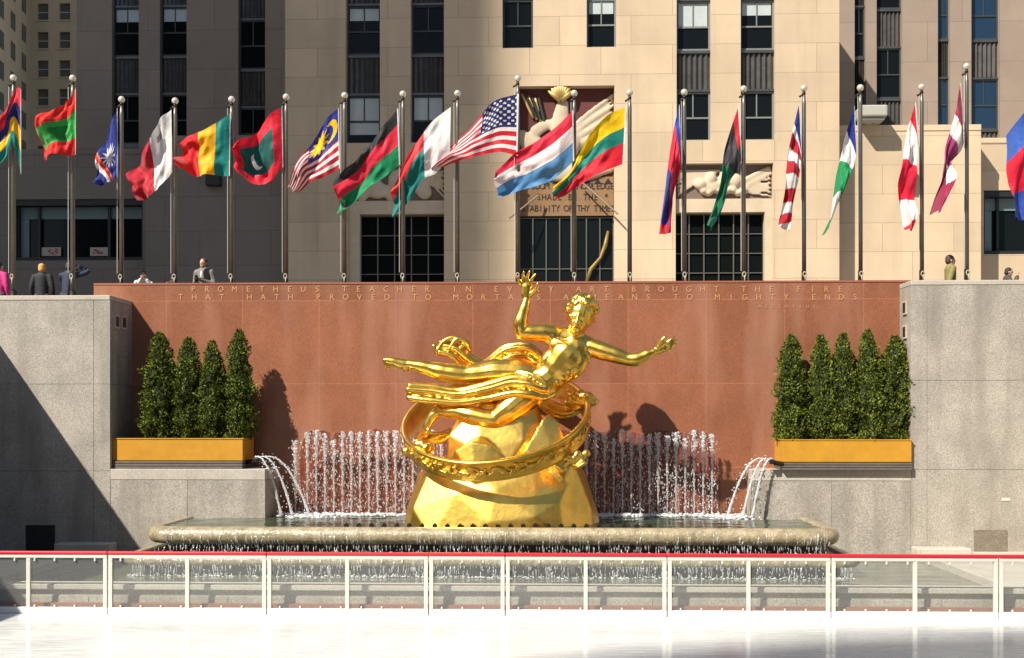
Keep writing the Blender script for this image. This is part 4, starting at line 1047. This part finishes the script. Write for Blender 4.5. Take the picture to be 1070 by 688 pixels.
# side doorways
for (a, b_, lf) in ((363, 464, True), (706, 808, False)):
    x0_, x1_ = PXC(a), PXC(b_)
    m = MB(); m.box(x0_+.003, x1_-.003, YC+.35, YC+.7, ZC_(208), ZC_(172)-.003); rp = m.build('relief_panel', mat('umber_relief_ground', (.16,.11,.09), .8), cb)
    m = MB(); m.box(x0_+.003, x1_-.003, YC+.2, YC+.7, ZC_(222), ZC_(208)-.003)
    if lf: m.box(x0_+.003, PXC(375), YC+.2, YC+.7, ZP, ZC_(222)-.003)
    else: m.box(PXC(800), x1_-.003, YC+.2, YC+.7, ZP, ZC_(222)-.003)
    m.build('door_surround', M_carved, cb)
    m = MB()
    q0 = a; s_ = 1
    def K(dx, py, dy=0): return C_(q0+dx, py, dy-.12)
    if lf:
        m.chain([K(55,188), K(62,184), K(72,190)], [pu*14,pu*12,pu*7], .5); m.chain([K(80,200), K(72,190), K(86,186)], [pu*8,pu*7,pu*6], .5)
        m.chain([K(14,205), K(22,196), K(34,195), K(44,205)], [pu*6,pu*6,pu*6,pu*5], .5)
        m.ell(K(28,190), (pu*7,.2,pu*6)); m.ell(K(30,202), (pu*9,.2,pu*5))
        for i in range(6): m.chain([K(74+i*4.5,178), K(101,205-i*5.4)], [pu*1.7, pu*1.3], .5)
    else:
        for i in range(7): m.chain([K(3,203-i*4.4), K(22+i*4,190-i*2.1)], [pu*1.3, pu*1.9], .5)
        for i in range(9): m.ell(K(30+i*5.2,199+2*math.sin(i*2)), (pu*4.2,.22,pu*3.4))
        m.ell(K(27,192), (pu*7,.24,pu*6)); m.ell(K(38,186), (pu*6,.22,pu*7)); m.ell(K(64,188), (pu*7,.22,pu*8))
        m.ell(K(52,186), (pu*6,.2,pu*9)); m.ell(K(40,194), (pu*10,.2,pu*6)); m.chain([K(72,188), K(86,180), K(99,174)], [pu*3,pu*2.6,pu*2], .5); m.chain([K(74,194), K(88,186), K(101,180)], [pu*2.6,pu*2.2,pu*1.8], .5)
        for i in range(7): m.chain([K(76,200-i*2.6), K(101,204-i*4.6)], [pu*1.6, pu*1.1], .5)
    m.remesh('relief_carving', M_carved, rp, voxel=.06, it=2)
    if lf: screen(PXC(375), x1_-.003, ZP, ZC_(223), YC+.55, 5, 8)
    else: screen(x0_+.003, PXC(800), ZP, ZC_(223), YC+.55, 6, 8)

# wings (set back) and their windows
YWG = 61.0
def wing(xa_, xb_, cols, label, shade, zw):
    t = thing('limestone_wing', label, 'building', ((xa_+xb_)/2, YWG, ZP)); zt_ = PZ(-80, YWG)
    ops = [(PX(a, YWG), PX(b_, YWG), ZP+5, zt_-.5) for a, b_ in cols]
    m = MB(); holes_wall(m, xa_, xb_, ZP-.1, zt_, YWG, .6, ops); shell(m, xa_, xb_, ZP-.1, zt_, YWG, YWG+26); m.build('walls', M_lime_shade, t)
    m = MB(); m.box(xa_+.1, xb_-.1, YWG+.61, YWG+.8, ZP, zt_-.2); m.build('inner_wall', M_black, t)
    for k, (a, b_) in enumerate(cols):
        x0_, x1_ = PX(a, YWG), PX(b_, YWG); off = zw[k % len(zw)]
        ys = [off+100, off+48, off+7, off-45, off-87, -75] 
        zz = [PZ(y, YWG) for y in ys]
        zz = [max(z, ZP+5.0) for z in zz]
        window(t, x0_, x1_, zz[0], zz[1], YWG+.3, M_frame_shade, None, M_glassb if not shade and k > 1 else None); spandrel(t, x0_, x1_, zz[1], zz[2], YWG+.28)
        window(t, x0_, x1_, zz[2], zz[3], YWG+.3, M_frame_shade, 'uh' if shade and k < 2 else None, M_glassb if not shade and k > 1 else None)
        spandrel(t, x0_, x1_, zz[3], zz[4], YWG+.28); window(t, x0_, x1_, zz[4], max(zz[5], zz[4]+.5), YWG+.3, M_frame_shade)
        spandrel(t, x0_, x1_, PZ(150, YWG), zz[0], YWG+.28)
    return t
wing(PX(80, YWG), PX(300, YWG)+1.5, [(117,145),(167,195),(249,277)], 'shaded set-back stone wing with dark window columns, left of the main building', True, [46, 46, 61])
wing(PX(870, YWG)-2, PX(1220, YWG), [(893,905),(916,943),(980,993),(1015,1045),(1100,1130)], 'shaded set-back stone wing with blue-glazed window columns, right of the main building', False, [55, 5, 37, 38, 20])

def low_block(xa_, xb_, Y, ptop, label, win=None, mt=None):
    t = thing('low_building', label, 'building', ((xa_+xb_)/2, Y, ZP)); zt_ = PZ(ptop, Y)
    ops = []
    if win: ops = [(PX(win[0], Y), PX(win[1], Y), PZ(win[3], Y), PZ(win[2], Y))]
    mt = mt or M_lime
    m = MB(); holes_wall(m, xa_, xb_, ZP-.1, zt_-.25, Y, .6, ops); shell(m, xa_, xb_, ZP-.1, zt_-.25, Y, YWG-.02); m.build('walls', mt, t)
    m = MB(); m.box(xa_, xb_, Y-.03, YWG-.02, zt_-.25, zt_); m.build('parapet', mt, t)
    if win:
        a, b_, c_, d_ = ops[0]; m = MB(); m.box(a, b_, Y+.5, Y+.58, c_, d_); w_ = m.build('display_window', M_glassd, t)
        m = MB(); m.box(a, b_, Y+.05, Y+.48, d_-.28, d_-.002); m.box(a, a+.12, Y+.2, Y+.48, c_, d_-.28); m.box(b_-.12, b_-.002, Y+.2, Y+.48, c_, d_-.28); m.box(a, b_, Y+.1, Y+.48, c_, c_+.16)
        for fr in (.17, .72): x = a+(b_-a)*fr; m.box(x-.06, x+.06, Y+.3, Y+.49, c_+.16, d_-.28)
        o = m.build('window_frame', M_black, None); o.parent = w_
        m = MB(); m.box(a+.12, b_-.12, Y+.42, Y+.47, d_-.85, d_-.3); m.box(a+.12, a+.5, Y+.42, Y+.47, c_+.2, d_-.87); o = m.build('pale_blind', mat('sea_green_blind', (.13,.19,.18), .6), None); o.parent = w_
    return t
YLB = YC+1.0
M_low_shade = mat('shaded_limestone', (.21, .172, .138), .85, var=.1, vscale=.4, brick=(3.2, 1.55, .5, .014, .3, 5.3, 'x', .6), col2=(.19, .155, .125))  # same limestone with the left side's shade painted into its colour
lbk = low_block(PX(-120, YLB+1), PX(152, YLB+1), YLB+1, 152, 'low shaded stone building with a wide dark shop window at the far left', (15, 152-3, 205, 270), M_low_shade)
low_block(PX(152, YLB), PX(299, YLB), YLB, 139, 'low shaded stone building joining the main building on its left, without windows', None, M_low_shade)
low_block(PX(876, YLB), PX(1025, YLB), YLB, 134, 'low sunlit stone building with a floodlight on its parapet', None)
rbk = low_block(PX(1025, YLB+1.4), PX(1200, YLB+1.4), YLB+1.4, 148, 'low sunlit stone building with a dark window, at the right edge', (1028, 1130, 202, 268))
# posters in the shop window
for px, lb in ((50, 'small red and cream poster in the shop window near the left edge'), (101, 'small red and cream poster in the middle of the shop window')):
    p = P(px, 262, YLB+1); t = thing('poster', lb, 'poster', (p.x, YLB+1.4, p.z-.2)); m = MB(); m.box(p.x-.45, p.x+.45, YLB+1.36, YLB+1.39, p.z-.2, p.z+.2); m.build('board', mat('cream_paper', (.4,.37,.3), .8), t)
    m = MB(); rd = random.Random(px)
    for i in range(7): x = p.x-.36+rd.uniform(0,.6); z = p.z-.15+rd.uniform(0,.22); m.box(x, x+rd.uniform(.06,.16), YLB+1.352, YLB+1.358, z, z+rd.uniform(.04,.1))
    m.build('print', mat('red_print', (.4,.05,.05), .8), t)
# floodlights
p = P(909, 123, YLB-.3); t = thing('floodlight', 'grey box floodlight standing on the parapet of the sunlit low building', 'floodlight', (p.x, YLB, PZ(134, YLB)))
m = MB(); q = Matrix.Rotation(R(18), 3, 'Y'); bx = [(x*.58, y*.5, z*.3) for x in (-1,1) for y in (-1,1) for z in (-1,1)]
m.box(p.x-.58, p.x+.58, YLB-1.0, YLB+.1, p.z-.12, p.z+.38); m.box(p.x-.5, p.x+.5, YLB-.9, YLB, p.z-.26, p.z-.122); m.build('housing', mat('grey_floodlight', (.36,.35,.3), .6), t, bevel=.08)
m = MB(); m.box(p.x-.3, p.x-.2, YLB-.3, YLB-.2, PZ(134, YLB), p.z-.1); m.box(p.x+.1, p.x+.2, YLB-.3, YLB-.2, PZ(134, YLB), p.z-.1); m.build('bracket', M_dark, t)
p = P(225, 190, YLB); t = thing('wall_lamp', 'black box lamp on the shaded low stone building, left of the main building', 'lamp', (p.x, YLB, p.z))
m = MB(); m.box(p.x-.33, p.x+.33, YLB-.45, YLB-.05, p.z-.25, p.z+.25); m.build('housing', M_black, t, bevel=.04); m = MB(); m.box(p.x-.1, p.x+.1, YLB-.05, YLB-.002, p.z+.02, p.z+.3); m.build('bracket', M_dark, t)
p = P(950, 185, YLB); t = thing('wall_lamp', 'small grey lamp on the sunlit low building behind the red and white flag', 'lamp', (p.x, YLB, p.z))
m = MB(); m.box(p.x-.2, p.x+.2, YLB-.4, YLB-.05, p.z-.4, p.z+.4); m.build('housing', mat('grey_floodlight', (.36,.35,.3), .6), t, bevel=.04); m = MB(); m.box(p.x-.1, p.x+.1, YLB-.05, YLB-.002, p.z+.02, p.z+.3); m.build('bracket', M_dark, t)

# far building, upper left
YFB = 120.0
fbk = thing('far_office_building', 'distant tan office building with a grid of sash windows at the upper left', 'building', (PX(40, YFB), YFB, ZP))
xc = PX(32, YFB); xe_ = PX(140, YFB); zt_ = PZ(-120, YFB)
m = MB(); wins = []
for i in range(4):
    for j in range(10):
        px = 39+i*22.8; py = 166-j*30.2; wins.append((PX(px, YFB), PX(px+11.5, YFB), PZ(py, YFB), PZ(py-17.5, YFB)))
holes_wall(m, xc, xe_, ZP, zt_, YFB, .35, wins); shell(m, xc, xe_, ZP, zt_, YFB, YFB+20)
m.build('wall', M_far, fbk)
for wv_ in wins:
    m = MB(); a, b_, c_, d_ = wv_; m.box(a, b_, YFB+.3, YFB+.34, c_, d_); w_ = m.build('window', mat('far_glass', (.10,.11,.09), .2), fbk)
    m = MB(); m.box(a, b_, YFB+.24, YFB+.29, (c_+d_)/2-.05, (c_+d_)/2+.05); m.box(a-.1, b_+.1, YFB-.12, YFB+.2, c_-.15, c_-.01); o = m.build('sash_bar', M_far, None); o.parent = w_
# wing of the far building turned towards the viewer
m = MB(); L = 34; n_ = 8
dirv = Vector((.15, -.99, 0)).normalized(); nrm = Vector((.99, .15, 0)).normalized()
def W(s, z, d=0): return Vector((xc, YFB, 0))+dirv*s+nrm*(-d)+Vector((0,0,z))
m.add([W(0,ZP), W(L,ZP), W(L,zt_), W(0,zt_)], [(3,2,1,0)]); m.build('turned_wing', M_far, fbk)
for i in range(8):
    for j in range(10):
        s_ = 1.6+i*3.6; z_ = PZ(166-j*30.2, YFB)
        m = MB(); a = W(s_, z_, -.02); b_ = W(s_+1.5, z_, -.02); up_ = Vector((0,0,1.75)); m.add([a, b_, b_+up_, a+up_], [(3,2,1,0)]); m.build('window', mat('far_glass', (.10,.11,.09), .2), fbk)

# ------------------------------------------------------------------ buildings behind the viewer (cast the photograph's shade, mirrored in the gold)
def solid(name, label, pts, z0, z1, m_=None):
    m = MB(); n_ = len(pts); vs = [(x, y, z0) for x, y in pts]+[(x, y, z1) for x, y in pts]
    fs = [tuple(reversed(range(n_))), tuple(range(n_, 2*n_))]+[(i, (i+1) % n_, n_+(i+1) % n_, n_+i) for i in range(n_)]
    m.add(vs, fs); o = m.build(name, m_ or M_far); tag(o, label, 'building'); return o
def back(x, y, z, k): return Vector((x, y, z)) - Vector((.70, .75, -1.0))*k
e = back(PX(530, YC), YC, 20, 150)
tower_m = mat('tower_stone', (.22, .19, .15), .9, var=.15, vscale=.1, brick=(4.2, 3.6, 0, .9, 0, 0, 'x', .25))
solid('tower', 'tall stone tower behind the viewer, outside the picture', [(e.x-70, e.y), (e.x, e.y), (e.x, e.y+22), (e.x-70, e.y+22)], ZP, 215, tower_m)
a = back(PX(560, 15.2), 15.0, 0, 100); b_ = back(PX(880, 16.8), 16.9, 0, 100); c_ = back(PX(1110, 17.5), 17.4, 0, 100)
solid('slab_tower', 'second stone tower behind the viewer with an angled front', [(a.x, a.y-25), (c_.x+25, c_.y-25), (c_.x+25, c_.y+.5), (c_.x, c_.y), (b_.x, b_.y), (a.x, a.y)], ZP, 100, tower_m)
solid('garden_building', 'six storey building behind the viewer on the left', [(-45, -60), (-9, -60), (-9, -26), (-45, -26)], ZP, 33, tower_m)
solid('garden_building', 'six storey building behind the viewer on the right', [(9, -60), (50, -60), (50, -26), (9, -26)], ZP, 33, tower_m)

# ------------------------------------------------------------------ people on the plaza
def person(px, py_top, Y, rz, label, coat, hair, legs=(.03,.03,.04), arms='down', height=None, bend=0, sleeve_open=False, hat=None, long_hair=False):
    p = P(px, py_top, Y); H = (p.z-ZP) if height is None else height; s = H/1.75
    t = thing('person', label, 'person', (p.x, Y, ZP), 'people on the plaza', absolute=False, rz=rz); t.scale = (s, s, s)
    def par(o): o.parent = t; return o
    bn = bend
    def B(x, y, z):             # lean everything above the hips forward (towards -Y)
        if z > .95: a = bn; dz = z-.95; return (x, y*math.cos(a)-dz*math.sin(a), .95+dz*math.cos(a)+y*math.sin(a)*0)
        return (x, y, z)
    if arms == 'down': A = {1: [(.19,0,1.42),(.26,.02,1.14),(.25,-.08,.90)], -1: [(-.19,0,1.42),(-.26,.02,1.14),(-.25,-.08,.90)]}
    elif arms == 'phone': A = {1: [(.19,0,1.42),(.25,.0,1.15),(.05,-.27,1.22)], -1: [(-.19,0,1.42),(-.25,.0,1.15),(-.05,-.27,1.22)]}
    elif arms == 'photo': A = {1: [(.19,0,1.42),(.27,-.22,1.36),(.08,-.30,1.58)], -1: [(-.19,0,1.42),(-.42,-.12,1.52),(-.12,-.28,1.66)]}
    elif arms == 'face': A = {1: [(.19,0,1.42),(.24,-.2,1.25),(.08,-.24,1.50)], -1: [(-.19,0,1.42),(-.24,-.2,1.25),(-.08,-.24,1.50)]}
    elif arms == 'walk': A = {1: [(.19,0,1.42),(.25,-.1,1.16),(.22,-.28,1.02)], -1: [(-.19,0,1.42),(-.25,.1,1.14),(-.24,.12,.90)]}
    L = {1: [(.10,0,.92),(.11,-.02,.50),(.11,.03,.09)], -1: [(-.10,0,.92),(-.11,-.02,.50),(-.11,.03,.09)]}
    if arms == 'walk': L = {1: [(.10,0,.92),(.10,.04,.50),(.10,.24,.12)], -1: [(-.10,0,.92),(-.10,-.14,.50),(-.10,-.22,.09)]}
    m = MB()
    m.ell(B(0,-.01,1.64), (.078,.095,.11)); m.ell(B(0,-.05,1.575), (.055,.06,.06)); m.chain([B(0,.01,1.46), B(0,0,1.56)], [.058,.052])
    m.ell(B(0,-.108,1.615), (.014,.02,.022), seg=8, rings=6); m.ell(B(.08,0,1.62), (.012,.02,.03), seg=8, rings=6); m.ell(B(-.08,0,1.62), (.012,.02,.03), seg=8, rings=6)
    m.ell(B(0,-.1,1.575), (.024,.01,.008), seg=8, rings=6)
    m.chain([B(0,0,1.40), B(0,0,1.15), B(0,0,.95)], [.14,.125,.14], .75)
    for q_ in (1, -1):
        a, b2, c = [B(*v) for v in A[q_]]; m.chain([a, b2, c], [.052,.042,.028])
        d = (Vector(c)-Vector(b2)).normalized(); c = Vector(c); sd = d.cross(Vector((0,1,0))); sd = sd.normalized() if sd.length > .1 else Vector((1,0,0))
        m.ell(c+d*.045, (.036,.024,.042)); 
        for k in range(4): f0 = c+d*.07+sd*(k-1.5)*.019; cu = Vector((0,-.02,0)); m.chain([f0, f0+d*(.03+.004*(1-abs(k-1.4)))+cu*.4, f0+d*.052+cu*1.2], [.009,.0085,.0075])
        f0 = c+d*.02+sd*.03*q_; m.chain([f0, f0+sd*.03*q_+d*.025, f0+sd*.035*q_+d*.05], [.011,.010,.008])
        m.chain(L[q_], [.085,.055,.04])
    par(m.remesh('body', M_skin, None, voxel=.0125, it=1))
    m = MB()
    m.chain([B(0,0,1.40), B(0,0,1.25), B(0,0,1.0), B(0,0,.82)], [.165,.165,.155,.175], .78); m.chain([B(-.17,0,1.43), B(0,0,1.46), B(.17,0,1.43)], [.07,.075,.07])
    for q_ in (1, -1):
        a, b2, c = [Vector(B(*v)) for v in A[q_]]; m.chain([a, b2, b2.lerp(c, .93)], [.078,.066,.05])
    cm = mat('coat_%s' % label[:18].replace(' ', '_'), coat, .75, var=.15, vscale=9, bump=.5, bscale=14)
    par(m.remesh('coat', cm, None, voxel=.02, it=2))
    m = MB()
    for q_ in (1, -1): m.chain(L[q_], [.108,.075,.06])
    m.ell((0,0,.9), (.17,.13,.12)); par(m.remesh('trousers', mat('trousers_%d' % px, legs, .8), None, voxel=.02, it=2))
    for q_ in (1, -1):
        f_ = L[q_][2]; m = MB(); m.ell((f_[0], f_[1]-.07, .045), (.048,.13,.045)); m.ell((f_[0], f_[1], .07), (.045,.05,.05)); par(m.remesh('shoe', M_black, None, voxel=.015, it=1))
    m = MB(); m.ell(B(0,.018,1.675), (.090,.100,.092)); m.ell(B(0,.045,1.62), (.085,.075,.09))
    if long_hair: m.ell(B(0,.06,1.54), (.085,.06,.13))
    par(m.remesh('hair', hair, None, voxel=.014, it=1))
    for q_ in (1, -1):
        m = MB(); m.ell(B(q_*.03,-.098,1.645), (.011,.007,.007), seg=8, rings=6); par(m.build('eye', M_black, None, smooth=True))
    if arms == 'phone':
        m = MB(); m.ell(B(0,-.075,1.36), (.055,.065,.13)); par(m.build('shirt', M_white, None, smooth=True))
    if arms in ('phone', 'photo'):
        z = 1.24 if arms == 'phone' else 1.66; yy = -.34 if arms == 'phone' else -.36
        c = Vector(B(0, yy, z)); m = MB(); m.box(c.x-.038, c.x+.038, c.y-.005, c.y+.005, c.z-.07, c.z+.07)
        ph = m.build('phone', M_black, None); q = Vector(c); ph.location = (0,0,0)
        M_ = Matrix.Translation((p.x, Y, ZP)) @ Matrix.Rotation(rz, 4, 'Z') @ Matrix.Scale(s, 4)
        ph.matrix_world = M_; tag(ph, 'dark phone held by the '+('man in the grey suit jacket' if arms == 'phone' else 'person in the navy jacket'), 'phone')
    return t
YP = 27.3
person(-1, 274, YP, R(160), 'person in a magenta coat at the left edge of the picture', (.45,.02,.16), M_hairb)
person(44, 276, YP, R(185), 'person with orange hair and a black puffer jacket seen from behind', (.012,.013,.017), M_hairo)
person(71, 273.5, YP, R(175), 'person in a navy jacket raising an arm to take a photograph', (.012,.022,.05), M_hairb, arms='photo', bend=.12)
person(150, 284, 26.9, R(20), 'bowed person in white with both hands at the face, behind the red wall', (.72,.68,.64), M_hairb, arms='face', bend=.2)
person(177, 286, 26.9, R(60), 'dark-haired person leaning low behind the red wall beside a flagpole', (.06,.05,.05), M_hairb, bend=.3)
person(214, 270.5, 27.1, R(-15), 'man in a grey suit jacket and white shirt looking down at his hands', (.17,.155,.14), M_hairg, arms='phone', bend=.08)
person(993, 267, 26.9, R(90), 'grey-haired man in an olive coat walking right above the granite wall', (.20,.17,.055), M_hairg, arms='walk')
person(1050, 280, 26.9, R(75), 'dark-haired person in a black jacket with hand at the face, at the right edge', (.03,.03,.035), M_hairb, arms='face', bend=.15)
for o in list(bpy.data.objects):
    if '_abs' in o: del o['_abs']
